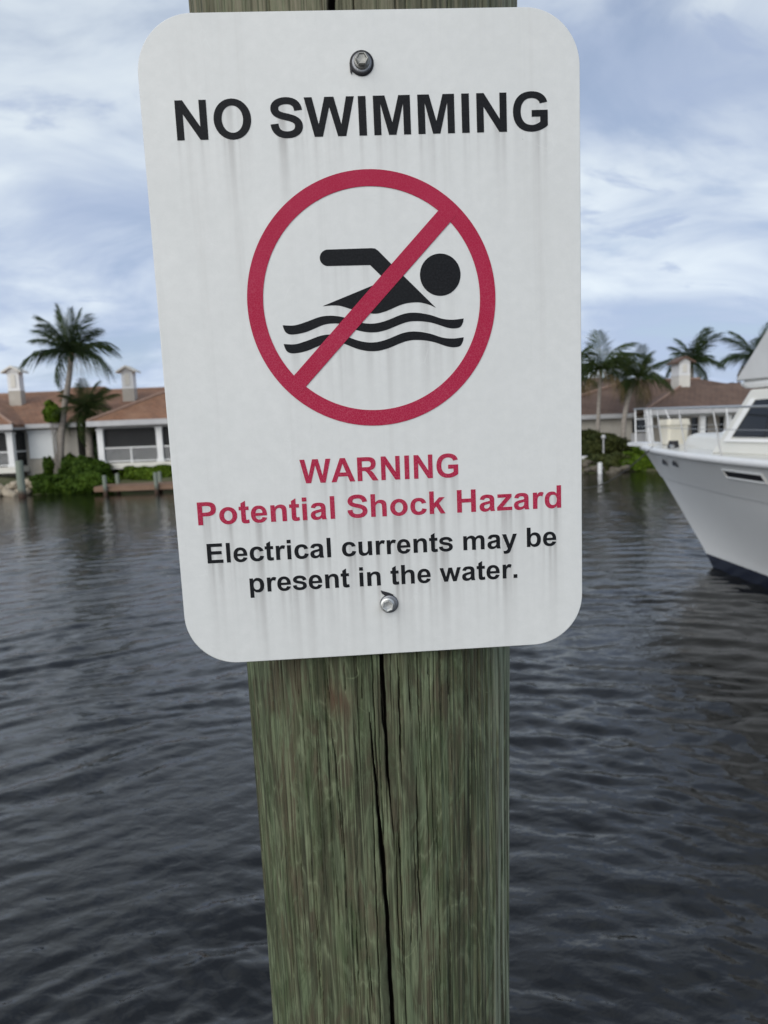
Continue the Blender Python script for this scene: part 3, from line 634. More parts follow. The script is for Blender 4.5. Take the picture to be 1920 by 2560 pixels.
M_roof2 = roof_mat('brown_tile_roof', (0.105, 0.062, 0.043), (0.135, 0.080, 0.055), (0.18, 0.115, 0.082))
M_ridge = pm('ridge_cap_tile', (0.25, 0.16, 0.115), (0.31, 0.205, 0.155), 4, 0.8)
M_wall = pm('beige_stucco', (0.40, 0.37, 0.32), (0.48, 0.45, 0.40), 2.0, 0.85, 0.2)
M_white = pm('white_trim_paint', (0.70, 0.71, 0.71), (0.80, 0.80, 0.79), 1.5, 0.55)
M_cream = pm('cream_paint', (0.62, 0.60, 0.54), (0.72, 0.70, 0.64), 1.5, 0.6)
M_fascia = pm('grey_fascia_paint', (0.42, 0.42, 0.43), (0.52, 0.52, 0.52), 2, 0.6)
M_shut = pm('white_storm_shutter', (0.80, 0.82, 0.83), (0.86, 0.88, 0.88), 3, 0.5)
M_glass = NT('dark_window_glass').done((0.012, 0.014, 0.017), 0.08)
def screen_mat():
    n = NT('dark_insect_screen'); n.done((0.018, 0.019, 0.021), 0.7)
    tr = n.n('ShaderNodeBsdfTransparent'); mx = n.n('ShaderNodeMixShader'); mx.inputs[0].default_value = 0.72
    n.t.links.new(tr.outputs[0], mx.inputs[1]); n.t.links.new(n.b.outputs[0], mx.inputs[2]); n.t.links.new(mx.outputs[0], n.t.nodes['Material Output'].inputs[0]); return n.m
M_screen = screen_mat()
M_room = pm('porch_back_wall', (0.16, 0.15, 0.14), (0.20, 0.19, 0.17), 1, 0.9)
M_plank = pm('brown_dock_board', (0.16, 0.095, 0.060), (0.25, 0.16, 0.11), 3, 0.85, 0.3, (0.4, 4, 4))
def pile_mat():
    n = NT('green_grey_pile'); v = n.coord('Object'); f = n.noise(n.coord('Object', (8, 8, 1)), 1, 5, 0.6); sp = n.n('ShaderNodeSeparateXYZ'); n.set(sp.inputs[0], v)
    col = n.mix(f, (0.13, 0.155, 0.125), (0.24, 0.27, 0.225)); wet = n.ramp(n.math('ADD', n.math('MULTIPLY', sp.outputs[2], 1.0), n.math('MULTIPLY', f, 0.3)), [(0.32, 1), (0.62, 0)])
    return n.done(n.mix(wet, col, (0.060, 0.035, 0.022)), 0.8, n.bump(f, 0.5, 0.02))
M_pile = pile_mat()
def leaf_mat(name, c1, c2, c3, scale):
    n = NT(name); f = n.noise(n.coord('Object'), scale, 4, 0.6); f2 = n.noise(n.coord('Object'), scale*6, 2)
    col = n.mix(n.ramp(f, [(0.35, 0), (0.65, 1)]), c1, c2); col = n.mix(n.ramp(f2, [(0.55, 0), (0.75, 0.7)]), col, c3)
    return n.done(col, 0.7, None, Specular_IOR_Level=0.18)
M_palm = leaf_mat('palm_leaf', (0.018, 0.034, 0.009), (0.036, 0.058, 0.013), (0.10, 0.10, 0.026), 0.7)
M_palm2 = leaf_mat('dark_palm_leaf', (0.014, 0.030, 0.011), (0.030, 0.052, 0.016), (0.075, 0.085, 0.025), 0.7)
M_hedge = leaf_mat('hedge_leaf', (0.024, 0.052, 0.004), (0.050, 0.095, 0.006), (0.095, 0.145, 0.012), 0.8)
M_olive = leaf_mat('olive_hedge_leaf', (0.026, 0.036, 0.010), (0.048, 0.056, 0.014), (0.08, 0.085, 0.024), 0.8)
M_bright = leaf_mat('bright_shrub_leaf', (0.046, 0.085, 0.005), (0.080, 0.135, 0.007), (0.125, 0.18, 0.014), 0.8)
M_bark = pm('grey_palm_bark', (0.20, 0.175, 0.15), (0.33, 0.295, 0.26), 2, 0.9, 0.4, (1, 1, 6))
M_rock = pm('tan_riprap_rock', (0.26, 0.22, 0.16), (0.42, 0.36, 0.28), 3, 0.9, 0.6)

def hip_roof(mb, x0, x1, y0, y1, ze, zr_, ridge, t=0.16):
    """ridge: ((xa,ya),(xb,yb)); closed shell with a soffit"""
    (xa, ya), (xb, yb) = ridge
    v = [(x0, y0, ze), (x1, y0, ze), (x1, y1, ze), (x0, y1, ze), (xa, ya, zr_), (xb, yb, zr_), (x0, y0, ze-t), (x1, y0, ze-t), (x1, y1, ze-t), (x0, y1, ze-t)]
    if abs(ya-yb) < 1e-6: top = [(0, 1, 5, 4), (1, 2, 5), (2, 3, 4, 5), (3, 0, 4)]
    else: top = [(0, 1, 4), (1, 2, 5, 4), (2, 3, 5), (3, 0, 4, 5)]
    mb.add(v, top + [(0, 6, 7, 1), (1, 7, 8, 2), (2, 8, 9, 3), (3, 9, 6, 0), (6, 9, 8, 7)])
def railing(house, x0, x1, y, z0, z1, name='railing'):
    with part(house, name, M_white) as m:
        m.box((x0, y-0.03, z1-0.07), (x1, y+0.03, z1)); m.box((x0, y-0.025, z0+0.06), (x1, y+0.025, z0+0.12)); xm = (x0+x1)/2; m.box((xm-0.04, y-0.045, z0), (xm+0.04, y+0.045, z1+0.004))
    mb = MB(); n = int((x1-x0)/0.125)
    w = house.location
    for k in range(1, n):
        x = x0+(x1-x0)*k/n; mb.box((x-0.013-w[0], y-0.013-w[1], z0+0.121-w[2]), (x+0.013-w[0], y+0.013-w[1], z1-0.071-w[2]))
    b = mb.build('balusters', M_white, house); b['kind'] = 'stuff'
def chimney(house, cx_, cy_, zb, zt, w, d, roofm, low=M_wall):
    with part(house, 'chimney', low) as m: m.box((cx_-w/2, cy_-d/2, zb-0.6), (cx_+w/2, cy_+d/2, zb+(zt-zb)*0.52))
    ch = [o for o in bpy.data.objects if o.parent == house and o.name.startswith('chimney')][-1]
    zm = zb+(zt-zb)*0.52
    def sub(name, mat):
        return part(ch, name, mat)
    with sub('louvre_box', M_white) as m:
        m.box((cx_-w/2-0.02, cy_-d/2-0.02, zm+0.002), (cx_+w/2+0.02, cy_+d/2+0.02, zm+0.07)); m.box((cx_-w/2+0.01, cy_-d/2+0.01, zm+0.072), (cx_+w/2-0.01, cy_+d/2-0.01, zt))
    with sub('arched_vent', M_cream) as m:
        n = 10; r_ = w*0.2; zc = zt-0.30
        poly = [(cx_-r_, cy_-d/2-0.002, zm+0.22), (cx_+r_, cy_-d/2-0.002, zm+0.22)] + [(cx_+r_*math.cos(math.pi*k/n), cy_-d/2-0.002, zc+r_*math.sin(math.pi*k/n)) for k in range(n+1)]
        m.prism(poly, (0, -0.03, 0))
    with sub('gable_cap', roofm) as m:
        a = w/2+0.26; b_ = d/2+0.22; hgt = 0.36
        m.prism([(cx_-a, cy_-b_, zt), (cx_, cy_-b_, zt+hgt), (cx_+a, cy_-b_, zt), (cx_+a, cy_-b_, zt-0.11), (cx_, cy_-b_, zt+hgt-0.13), (cx_-a, cy_-b_, zt-0.11)], (0, 2*b_, 0))
    with sub('gable_face', M_white) as m:
        m.prism([(cx_-w/2-0.05, cy_-d/2-0.05, zt-0.03), (cx_, cy_-d/2-0.05, zt+0.22), (cx_+w/2+0.05, cy_-d/2-0.05, zt-0.03)], (0, d+0.1, 0))

# ------------------------------------------------------------------ left house
hl = empty('waterfront_house', (-18, 44, 0.9)); tag(hl, 'beige waterfront house with terracotta hip roof, screened porches and two capped chimneys', 'house')
with part(hl, 'wall', M_wall) as m: m.box((-31, 42.4, 0.5), (-18.0, 53.5, 3.72))
with part(hl, 'wall', M_wall) as m: m.box((-17.998, 46.2, 0.5), (-8.6, 53.4, 3.74))
with part(hl, 'main_roof', M_roof) as m: hip_roof(m, -32, -7.6, 41.9, 54.2, 3.86, 6.02, ((-28, 48.8), (-11.5, 48.8)))
with part(hl, 'upper_gable', M_roof) as m: hip_roof(m, -22.6, -17.4, 46.6, 51.4, 5.15, 6.34, ((-21.2, 49.0), (-18.6, 49.0)))
with part(hl, 'fascia', M_fascia) as m: m.box((-31.9, 41.80, 3.62), (-17.4, 41.896, 3.875))
def porch(x0, x1, cols, tag_):
    y0 = 41.0
    with part(hl, 'porch_roof', M_roof) as m: hip_roof(m, x0-0.35, x1+0.35, 40.45, 49, 3.87, 5.62, (((x0+x1)/2, 43.9), ((x0+x1)/2, 48.7)))
    with part(hl, 'fascia', M_fascia) as m:
        m.box((x0-0.37, 40.35, 3.58), (x1+0.37, 40.445, 3.885)); m.box((x0-0.37, 40.447, 3.58), (x0-0.30, 43.3, 3.70)); m.box((x1+0.30, 40.447, 3.58), (x1+0.37, 43.3, 3.70))
    with part(hl, 'beam', M_fascia) as m: m.box((x0, y0-0.12, 3.44), (x1, y0+0.12, 3.69))
    with part(hl, 'porch_floor', M_cream) as m: m.box((x0-0.16, 40.75, 1.12), (x1+0.16, 42.38 if tag_ == 'l' else 46.15, 1.46))
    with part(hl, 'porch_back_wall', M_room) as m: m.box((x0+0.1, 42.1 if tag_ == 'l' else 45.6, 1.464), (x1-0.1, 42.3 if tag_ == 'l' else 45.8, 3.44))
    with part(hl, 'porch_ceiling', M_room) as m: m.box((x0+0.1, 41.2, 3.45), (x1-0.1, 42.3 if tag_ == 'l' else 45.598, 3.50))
    for c in cols:
        with part(hl, 'porch_column', M_white) as m:
            m.box((c-0.17, y0-0.17, 1.464), (c+0.17, y0+0.17, 3.436)); m.box((c-0.21, y0-0.21, 1.466), (c+0.21, y0+0.21, 1.62)); m.box((c-0.20, y0-0.20, 3.33), (c+0.20, y0+0.20, 3.438))
    for a, b in zip(cols[:-1], cols[1:]):
        with part(hl, 'screen', M_screen) as m: m.box((a+0.18, y0+0.03, 1.47), (b-0.18, y0+0.045, 3.43))
        for q in (0.33, 0.66):
            with part(hl, 'screen_post', M_room) as m: xm = a+(b-a)*q; m.box((xm-0.03, y0+0.05, 1.47), (xm+0.03, y0+0.09, 3.43))
        railing(hl, a+0.18, b-0.18, y0-0.05, 1.465, 2.36)
    for xs_ in (x0, x1):
        with part(hl, 'side_screen', M_screen) as m: m.box((xs_-0.01, y0+0.2, 1.47), (xs_+0.01, 42.39, 3.43))
        with part(hl, 'side_rail', M_white) as m: m.box((xs_-0.04, y0+0.2, 2.28), (xs_+0.04, 42.39, 2.36))
    for c in cols[::2]:
        with part(hl, 'foundation_pier', M_pile) as m: m.box((c-0.18, y0+0.7, -0.3), (c+0.18, y0+1.06, 1.117))
porch(-16.2, -9.2, [-16.05, -12.68, -9.35], 'r'); porch(-28.0, -21.1, [-27.85, -24.5, -21.22], 'l')
with part(hl, 'storm_shutter', M_shut) as m:
    x0, x1 = -20.88, -19.26; m.box((x0, 42.33, 1.84), (x1, 42.396, 3.36)); m.box((x0-0.05, 42.28, 3.362), (x1+0.05, 42.395, 3.54))
    for k in range(26): xx = x0+(x1-x0)*(k+0.5)/26; m.box((xx-0.018, 42.305, 1.85), (xx+0.018, 42.332, 3.35))
with part(hl, 'window', M_glass) as m: m.box((-18.2, 46.14, 1.75), (-16.9, 46.19, 3.1))
with part(hl, 'window_trim', M_white) as m: m.box((-18.35, 46.1, 3.102), (-16.75, 46.195, 3.25)); m.box((-18.35, 46.1, 1.6), (-16.75, 46.195, 1.748)); m.box((-18.35, 46.1, 1.75), (-18.202, 46.195, 3.10))
chimney(hl, -23.27, 46.3, 4.75, 7.30, 0.76, 0.62, M_cream); chimney(hl, -16.02, 46.3, 4.75, 7.05, 0.74, 0.62, M_cream)
for a, b in (((-16.55, 40.45, 3.9), (-12.7, 43.9, 5.66)), ((-20.75, 40.45, 3.9), (-24.55, 43.9, 5.66))):
    with part(hl, 'hip_cap', M_ridge) as m: m.tube([a, b], 0.10, 8)
with part(hl, 'ridge_cap', M_ridge) as m: m.tube([(-28, 48.8, 6.04), (-11.5, 48.8, 6.04)], 0.10, 8)

# ------------------------------------------------------------------ right house
hr = empty('waterfront_house', (18, 46, 0.9)); tag(hr, 'greige house with brown hip roof and white cupola behind the moored yacht', 'house')
with part(hr, 'wall', M_wall) as m: m.box((9.0, 45.2, 0.5), (17.0, 53.6, 3.05))
with part(hr, 'wall', M_wall) as m: m.box((17.002, 46.0, 0.5), (29.0, 53.5, 3.04))
with part(hr, 'main_roof', M_roof2) as m: hip_roof(m, 8.3, 30.0, 44.7, 54.6, 3.16, 5.32, ((16.9, 49.6), (22.1, 49.6)))
with part(hr, 'wing_roof', M_roof2) as m: hip_roof(m, 21.5, 33.5, 45.6, 55.2, 3.6, 5.0, ((24.2, 50.4), (31.0, 50.4)))
with part(hr, 'porch_roof', M_roof2) as m: hip_roof(m, 16.0, 27.0, 43.3, 50.0, 3.30, 4.75, ((19.6, 46.8), (23.5, 46.8)))
with part(hr, 'fascia', M_fascia) as m: m.box((8.3, 44.60, 2.90), (15.95, 44.695, 3.17)); m.box((15.98, 43.2, 3.0), (27.05, 43.296, 3.315))
with part(hr, 'porch_beam', M_white) as m: m.box((16.2, 43.8, 2.86), (26.8, 44.05, 3.12))
for c in (16.5, 19.75, 21.35, 22.95, 26.2):
    with part(hr, 'porch_column', M_white) as m: m.box((c-0.16, 43.76, 1.15), (c+0.16, 44.08, 2.856)); m.box((c-0.20, 43.72, 1.152), (c+0.20, 44.12, 1.30))
with part(hr, 'porch_floor', M_cream) as m: m.box((16.1, 43.5, 0.75), (27, 45.99, 1.146))
for a, b in ((15.9, 16.85),):
    with part(hr, 'window', M_glass) as m: m.box((a, 45.14, 1.93), (b, 45.19, 2.80))
    with part(hr, 'shutter_panel', M_fascia) as m: m.box((a-0.1, 45.10, 0.95), (b+0.12, 45.195, 1.88))
for a, b in ((18.2, 19.3), (20.0, 21.0), (21.8, 22.8), (23.4, 24.6)):
    with part(hr, 'window', M_glass) as m: m.box((a, 45.93, 1.35), (b, 45.985, 2.75))
    with part(hr, 'window_head', M_white) as m: m.box((a-0.12, 45.9, 2.752), (b+0.12, 45.99, 2.9))
    with part(hr, 'window_sill', M_white) as m: m.box((a-0.12, 45.9, 1.2), (b+0.12, 45.99, 1.348))
with part(hr, 'hip_cap', M_ridge) as m: m.tube([(16.0, 43.3, 3.33), (19.6, 46.8, 4.78)], 0.09, 8)
with part(hr, 'hip_cap', M_ridge) as m: m.tube([(8.3, 44.7, 3.2), (16.9, 49.6, 5.35), (22.1, 49.6, 5.35)], 0.09, 8)
chimney(hr, 19.85, 47.4, 4.5, 6.35, 0.72, 1.3, M_roof2, M_cream)

hf = empty('distant_house', (17, 64, 0.95)); tag(hf, 'far white house wall with dark roof glimpsed left of the brown hip roof', 'house')
with part(hf, 'wall', M_white) as m: m.box((15.5, 64, 0.9), (23.5, 72, 5.35))
with part(hf, 'roof', M_roof2) as m: hip_roof(m, 15.0, 24.2, 63.4, 72.6, 5.36, 6.6, ((18, 68), (21, 68)))

# ------------------------------------------------------------------ palms
def frond_mesh(name, L, droop, hang, n=46, seed=0, mat=M_palm, wid=1.0):
    rr = random.Random(seed); mb = MB(); pts = []
    p = Vector((0, 0, 0)); a = 0.0
    for k in range(15):
        pts.append(p.copy()); a -= droop*(0.3+1.4*k/14)/14; p += Vector((math.cos(a), 0, math.sin(a)))*L/14
    mb.tube(pts, [0.035*(1-0.85*k/14) for k in range(15)], 5)
    for k in range(2, n):
        t = k/(n-1)*14; i = min(int(t), 13); q = pts[i].lerp(pts[i+1], t-i); tan = (pts[i+1]-pts[i]).normalized(); u = k/(n-1)
        ln = L*(0.15+0.33*math.sin(math.pi*min(1, 0.18+u*0.80)))*rr.uniform(0.8, 1.1)*(0.6 if hang < 0.5 else 1.0)
        for s in (-1, 1):
            if rr.random() < 0.08: continue
            d = (tan*(0.45+0.5*u) + Vector((0, s, 0))*(0.95-0.3*u) + Vector((0, 0, 0.25-0.8*hang*rr.uniform(0.5, 1.5)))).normalized()
            w = tan*0.023*L/2.6 + Vector((0, 0, 0.012)); e1 = q + d*ln*0.5; e2 = q + d*ln + Vector((0, 0, -hang*ln*rr.uniform(0.3, 0.6)))
            mb.add([q-w*0.6, q+w*0.6, e1+w, e1-w, e2], [(0, 1, 2, 3), (3, 2, 4)])
    me_o = mb.build(name, mat); me = me_o.data; bpy.data.objects.remove(me_o); return me
FR = [frond_mesh('frond', 2.6, d, h, 46, i) for i, (d, h) in enumerate([(0.7, 0.55), (1.2, 0.8), (1.7, 1.0), (0.3, 0.35)])]
M_dead = leaf_mat('dry_palm_leaf', (0.10, 0.075, 0.035), (0.16, 0.12, 0.06), (0.20, 0.16, 0.08), 0.9)
DEAD = frond_mesh('frond', 2.3, 1.5, 1.2, 30, 77, M_dead)
FRD = [frond_mesh('frond', 2.6, d, h, 46, 9+i, M_palm2) for i, (d, h) in enumerate([(0.7, 0.55), (1.2, 0.8), (1.7, 1.0), (0.3, 0.35)])]
def palm(base, path, label, size, fronds, rb=0.17, meshes=FR, group=None, seed=0):
    """path: world points of the trunk; fronds: (azimuth deg, elevation deg, mesh, scale)"""
    rr = random.Random(seed); t = empty('coconut_palm', base); tag(t, label, 'palm tree', group)
    P_ = [Vector(p) for p in path]; pts = []; m = len(P_)
    for i in range(m-1):
        a, b, c, d = P_[max(i-1, 0)], P_[i], P_[i+1], P_[min(i+2, m-1)]
        for k in range(10):
            s = k/10; pts.append(0.5*((2*b)+(-a+c)*s+(2*a-5*b+4*c-d)*s*s+(-a+3*b-3*c+d)*s**3))
    pts.append(P_[-1]); n = len(pts)
    with part(t, 'trunk', M_bark) as mb: mb.tube(pts, [(rb*(1.25-0.55*(k/(n-1))) if k > 2 else rb*(1.6-0.1*k))*(1+0.05*(k % 2)) for k in range(n)], 10)
    top = pts[-1] - Vector(base)
    with part(t, 'crown_shaft', M_palm) as mb: mb.tube([pts[-1]-Vector((0, 0, 0.5)), pts[-1], pts[-1]+Vector((0, 0, 0.3))], [rb*0.7, rb*0.95, rb*0.3], 8)
    for az, el, k, sc in fronds:
        f = bpy.data.objects.new('frond', DEAD if (el < -8 and rr.random() < 0.55) else meshes[k]); link(f, t); f.location = top + Vector((0, 0, rr.uniform(-0.1, 0.15)))
        f.rotation_euler = (rr.uniform(-0.25, 0.25), -R(el), R(az)); q = sc*size*rr.uniform(0.92, 1.1); f.scale = (q, q*rr.uniform(0.75, 1.1), q)
def crown(seed, n=20, lo=-35, hi=85):
    rr = random.Random(seed); out_ = []
    for k in range(n):
        el = hi - (hi-lo)*(k/(n-1))**0.9 + rr.uniform(-7, 7); az = k*137.5 + rr.uniform(-14, 14)
        out_.append((az, el, 0 if el > 62 else (0 if el > 30 else (1 if el > 0 else 2)), rr.uniform(0.85, 1.08)))
    return out_
gz = 0.85
# azimuth 0 = to the right of the picture, 180 = to the left
palm1 = [(88, 84, 3, 1.05), (40, 80, 3, 1.0), (150, 78, 3, 1.0), (260, 82, 3, 1.05), (200, 70, 0, 0.95), (330, 68, 0, 1.0), (20, 55, 0, 0.95), (178, 52, 0, 1.0), (10, 38, 1, 1.08), (190, 14, 1, 1.12), (172, 33, 0, 1.0),
         (-8, 6, 2, 1.08), (12, 26, 1, 1.1), (185, -30, 2, 0.95), (250, 20, 1, 1), (290, 30, 1, 1), (95, 35, 1, 1), (60, 20, 1, 0.95), (130, 15, 1, 0.95), (310, -10, 2, 0.9), (350, 48, 0, 0.9), (240, 55, 0, 0.95), (110, 60, 0, 0.95)]
palm((-18.8, 41.6, 0.8), [(-18.8, 41.6, 0.6), (-18.72, 41.6, 2.2), (-18.35, 41.6, 4.3), (-17.78, 41.6, 6.6), (-17.6, 41.6, 7.8)], 'tall leaning coconut palm before the terracotta-roofed house with white shutter', 0.94, palm1, 0.185, FRD, None, 1)
palm((-17.15, 42.0, gz), [(-17.2, 42.0, gz-0.1), (-17.15, 42.0, 3.0), (-17.1, 42.0, 4.6)], 'short bushy palm tucked beside the tall leaning palm trunk', 0.72, crown(4, 26, -45, 80), 0.2, FR, None, 2)
palm((13.1, 43.2, gz), [(13.1, 43.2, gz-0.1), (13.15, 43.2, 3.0), (13.3, 43.2, 5.8)], 'slender palm with wind-bent fronds in front of the brown hip roof end', 0.98, [(80, 80, 0, 1.1), (20, 62, 1, 1.15), (0, 50, 2, 1.1), (-10, 35, 2, 1.0), (185, 30, 2, 1.05), (175, 5, 2, 1.0), (160, 60, 1, 0.9), (10, 5, 2, 0.95), (200, -20, 2, 0.8), (340, -15, 2, 0.9), (260, 20, 2, 0.9), (300, 45, 1, 1), (100, 30, 2, 0.9), (240, 50, 1, 0.8)], 0.12, FR, None, 3)
palm((14.6, 43.0, gz), [(14.6, 43.0, gz-0.1), (14.65, 43.0, 2.8), (15.0, 43.0, 4.4), (15.45, 43.0, 5.3)], 'leaning palm with pale trunk crossing the brown roof left of the cupola', 0.76, crown(8, 20, -35, 80), 0.14, FR, None, 4)
palm((25.2, 58, gz), [(25.2, 58, gz), (25.2, 58, 7.0)], 'palm rising behind the white cupola', 1.02, crown(12, 20, -20, 85), 0.16, FRD, None, 5)
palm((27.4, 52.5, gz), [(27.4, 52.5, gz), (27.45, 52.5, 6.9)], 'palm at the right end of the brown roof, partly hidden by the yacht bridge', 0.98, crown(17, 18, -40, 80), 0.16, FRD, None, 6)
palm((13.6, 52, gz), [(13.6, 52, gz), (13.6, 52, 5.9)], 'drooping palm emerging from behind the sign edge beside the far white house', 1.0, crown(21, 18, -60, 75), 0.16, FRD, None, 7)

# ------------------------------------------------------------------ shrubs and hedges
def bush(name, c, r, n, mat, label, seed, leaf=0.10, cat='shrub', group=None):
    rr = np.random.RandomState(seed); n = int(n*1.9); t = empty(name, (c[0], c[1], ground_z(c[1])-0.05)); tag(t, label, cat, group)
    d = rr.normal(size=(n, 3)); d /= np.linalg.norm(d, axis=1)[:, None]; d[:, 2] = np.where(d[:, 2] < -0.75, -d[:, 2], d[:, 2])
    ph = rr.uniform(0, 6.28, 9)
    lump = 1 + 0.16*np.sin(d[:, 0]*5+ph[0]+d[:, 2]*3)+0.13*np.sin(d[:, 1]*6+ph[1])*np.cos(d[:, 2]*5+ph[2])+0.10*np.sin(d[:, 0]*13+d[:, 2]*9+ph[3])
    rad = (0.45+0.55*rr.rand(n)**0.35)*lump
    p = d*rad[:, None]*np.array(r) + np.array([0, 0, 0]) + np.array([c[0], c[1], c[2]]) - np.array(t.location)
    nn = d + rr.normal(scale=0.55, size=(n, 3)); nn /= np.linalg.norm(nn, axis=1)[:, None]
    a = np.cross(nn, rr.normal(size=(n, 3))); a /= np.linalg.norm(a, axis=1)[:, None]; b = np.cross(nn, a)
    s = leaf*rr.uniform(0.6, 1.3, n)[:, None]
    v = np.stack([p-a*s, p+b*s*0.5, p+a*s, p-b*s*0.5], 1).reshape(-1, 3)
    me = bpy.data.meshes.new('foliage'); me.from_pydata(v.tolist(), [], np.arange(4*n).reshape(-1, 4).tolist()); me.materials.append(mat)
    link(bpy.data.objects.new('foliage', me), t)
    mb = MB(); 
    for k in range(4):
        q = (rr.uniform(-0.4, 0.4)*r[0], rr.uniform(-0.3, 0.3)*r[1], c[2]-t.location[2]+r[2]*0.4); mb.tube([(q[0]*0.3, q[1]*0.3, -0.2), q], [0.03, 0.015], 5)
    mb.build('stem', M_bark, t)
bush('mangrove_shrub', (-18.3, 39.5, 0.40), (1.5, 1.0, 0.68), 5200, M_hedge, 'wide dark green shrub spilling over the bank by the big piling', 1)
bush('mangrove_shrub', (-16.5, 39.3, 0.42), (1.6, 1.0, 0.78), 5200, M_hedge, 'dense green shrub at the water left of the brown dock', 2)
bush('mangrove_shrub', (-16.7, 40.3, 1.0), (1.35, 0.8, 0.85), 4200, M_hedge, 'tall green shrub against the left corner of the screened porch', 3)
bush('mangrove_shrub', (-13.2, 40.3, 0.65), (1.9, 0.8, 0.62), 4200, M_bright, 'bright green shrub under the screened porch behind the brown dock', 4)
bush('mangrove_shrub', (-10.4, 40.4, 0.7), (1.6, 0.8, 0.66), 3000, M_bright, 'bright shrub under the porch beside the sign edge', 5)
bush('small_shrub', (-18.35, 41.7, 1.40), (0.40, 0.4, 0.55), 1100, M_hedge, 'small upright shrub below the white storm shutter', 6, 0.12)
bush('small_shrub', (-19.55, 41.7, 1.35), (0.26, 0.26, 0.52), 1000, M_hedge, 'narrow upright shrub nearest the left porch below the white storm shutter', 7, 0.12)
bush('leafy_tree', (-18.85, 41.3, 4.45), (0.38, 0.4, 0.6), 1300, M_bright, 'round bright green treetop beside the leaning palm trunk', 8, 0.15, 'tree')
bush('dark_shrub', (-16.9, 42.6, 2.0), (0.6, 0.6, 1.1), 2400, M_palm2, 'dark shrub in the shady gap left of the porch column', 9)
bush('clipped_hedge', (12.0, 41.6, 1.35), (2.6, 0.7, 0.75), 5200, M_olive, 'long olive hedge below the greige house wall', 10)
bush('clipped_hedge', (12.2, 43.8, 1.65), (2.0, 0.6, 0.62), 3500, M_palm2, 'dark hedge against the greige house wall', 11)
bush('mangrove_shrub', (14.9, 39.6, 0.55), (1.75, 0.9, 0.78), 5200, M_bright, 'bright green shrub overhanging the water near the yacht bow', 12)
bush('mangrove_shrub', (12.6, 39.6, 0.50), (1.3, 0.7, 0.50), 3000, M_olive, 'low olive shrub on the bank behind the short white piling', 13)
bush('mangrove_shrub', (18.2, 40.2, 0.6), (2.4, 1.0, 0.8), 4200, M_hedge, 'green shrub on the bank hidden behind the yacht bow rail', 14)
bush('mangrove_shrub', (-23.2, 40.6, 0.5), (1.5, 0.5, 0.4), 1600, M_hedge, 'low green shrub behind the tan rocks under the left porch', 15)

# bank straight across the canal (mostly behind the sign) and the wood closing the view inland
for k, (x, m_) in enumerate(((-7.6, M_hedge), (-5.0, M_bright), (-2.2, M_hedge), (0.6, M_olive), (3.4, M_hedge), (6.2, M_bright), (8.7, M_hedge))):
    bush('mangrove_shrub', (x, 39.7, 0.55), (1.7, 0.9, 0.8+0.12*(k % 3)), 2600, m_, 'green shrub on the far bank straight across behind the sign', 40+k, group='bank shrubs behind the sign')
def far_wood():
    rr = np.random.RandomState(90); n = 42000; x = rr.uniform(-130, 130, n); y = rr.uniform(78, 84, n)
    top = 4.2 + 0.8*np.sin(x*0.35) + 0.6*np.sin(x*0.83+1) + 0.5*np.sin(x*2.1+2); z_ = 0.9 + (top-0.9)*rr.rand(n)**0.7
    p = np.stack([x, y, z_], -1); a_ = rr.normal(size=(n, 3)); a_ /= np.linalg.norm(a_, axis=1)[:, None]; b_ = np.cross(a_, rr.normal(size=(n, 3))); b_ /= np.linalg.norm(b_, axis=1)[:, None]
    q = rr.uniform(0.25, 0.5, n)[:, None]; v = np.stack([p-a_*q, p+b_*q*0.6, p+a_*q, p-b_*q*0.6], 1).reshape(-1, 3)
    me = bpy.data.meshes.new('far_wood'); me.from_pydata(v.tolist(), [], np.arange(4*n).reshape(-1, 4).tolist()); me.materials.append(M_palm2)
    o = bpy.data.objects.new('far_wood', me); link(o); tag(o, 'dark band of trees closing the view behind the houses', 'trees', None, 'stuff')
far_wood()

# ------------------------------------------------------------------ riprap
def rock_mesh(seed):
    rr = random.Random(seed); bm = bmesh.new(); bmesh.ops.create_icosphere(bm, subdivisions=2, radius=1)
    for v in bm.verts: v.co *= 1 + 0.22*math.sin(v.co.x*3+seed)+0.18*math.sin(v.co.y*4+seed*2)+0.12*rr.uniform(-1, 1)
    for v in bm.verts: v.co.z *= 0.62
    me = bpy.data.meshes.new('riprap_rock'); bm.to_mesh(me); bm.free(); me.materials.append(M_rock); return me
RK = [rock_mesh(i) for i in range(5)]; rr = random.Random(31)
M_rock2 = pm('dark_bank_rock', (0.07, 0.062, 0.045), (0.15, 0.13, 0.10), 3, 0.9, 0.6)
def rocks(x0, x1, n, label, group, mat=None):
    for k in range(n):
        o = bpy.data.objects.new('riprap_rock', RK[k % 5]); link(o); x = x0+(x1-x0)*(k+0.5)/n; row = k % 2
        y = 38.75+0.55*row+rr.uniform(-0.15, 0.15); s = rr.uniform(0.26, 0.42)*(1 if mat is None else 0.7); o.location = (x+rr.uniform(-0.1, 0.1), y, ground_z(y)+0.16+rr.uniform(0, 0.1))
        o.scale = (s*1.2, s, s); o.rotation_euler = (rr.uniform(-0.3, 0.3), rr.uniform(-0.3, 0.3), rr.uniform(0, 6)); tag(o, label, 'rock', group)
        if mat: o.material_slots[0].link = 'OBJECT'; o.material_slots[0].material = mat
rocks(-24.0, -19.4, 22, 'tan riprap rock in the bank under the left porch', 'riprap rocks under the left porch')
rocks(10.4, 13.4, 16, 'dark riprap rock on the bank behind the white piling and box', 'riprap rocks by the white piling', M_rock2)

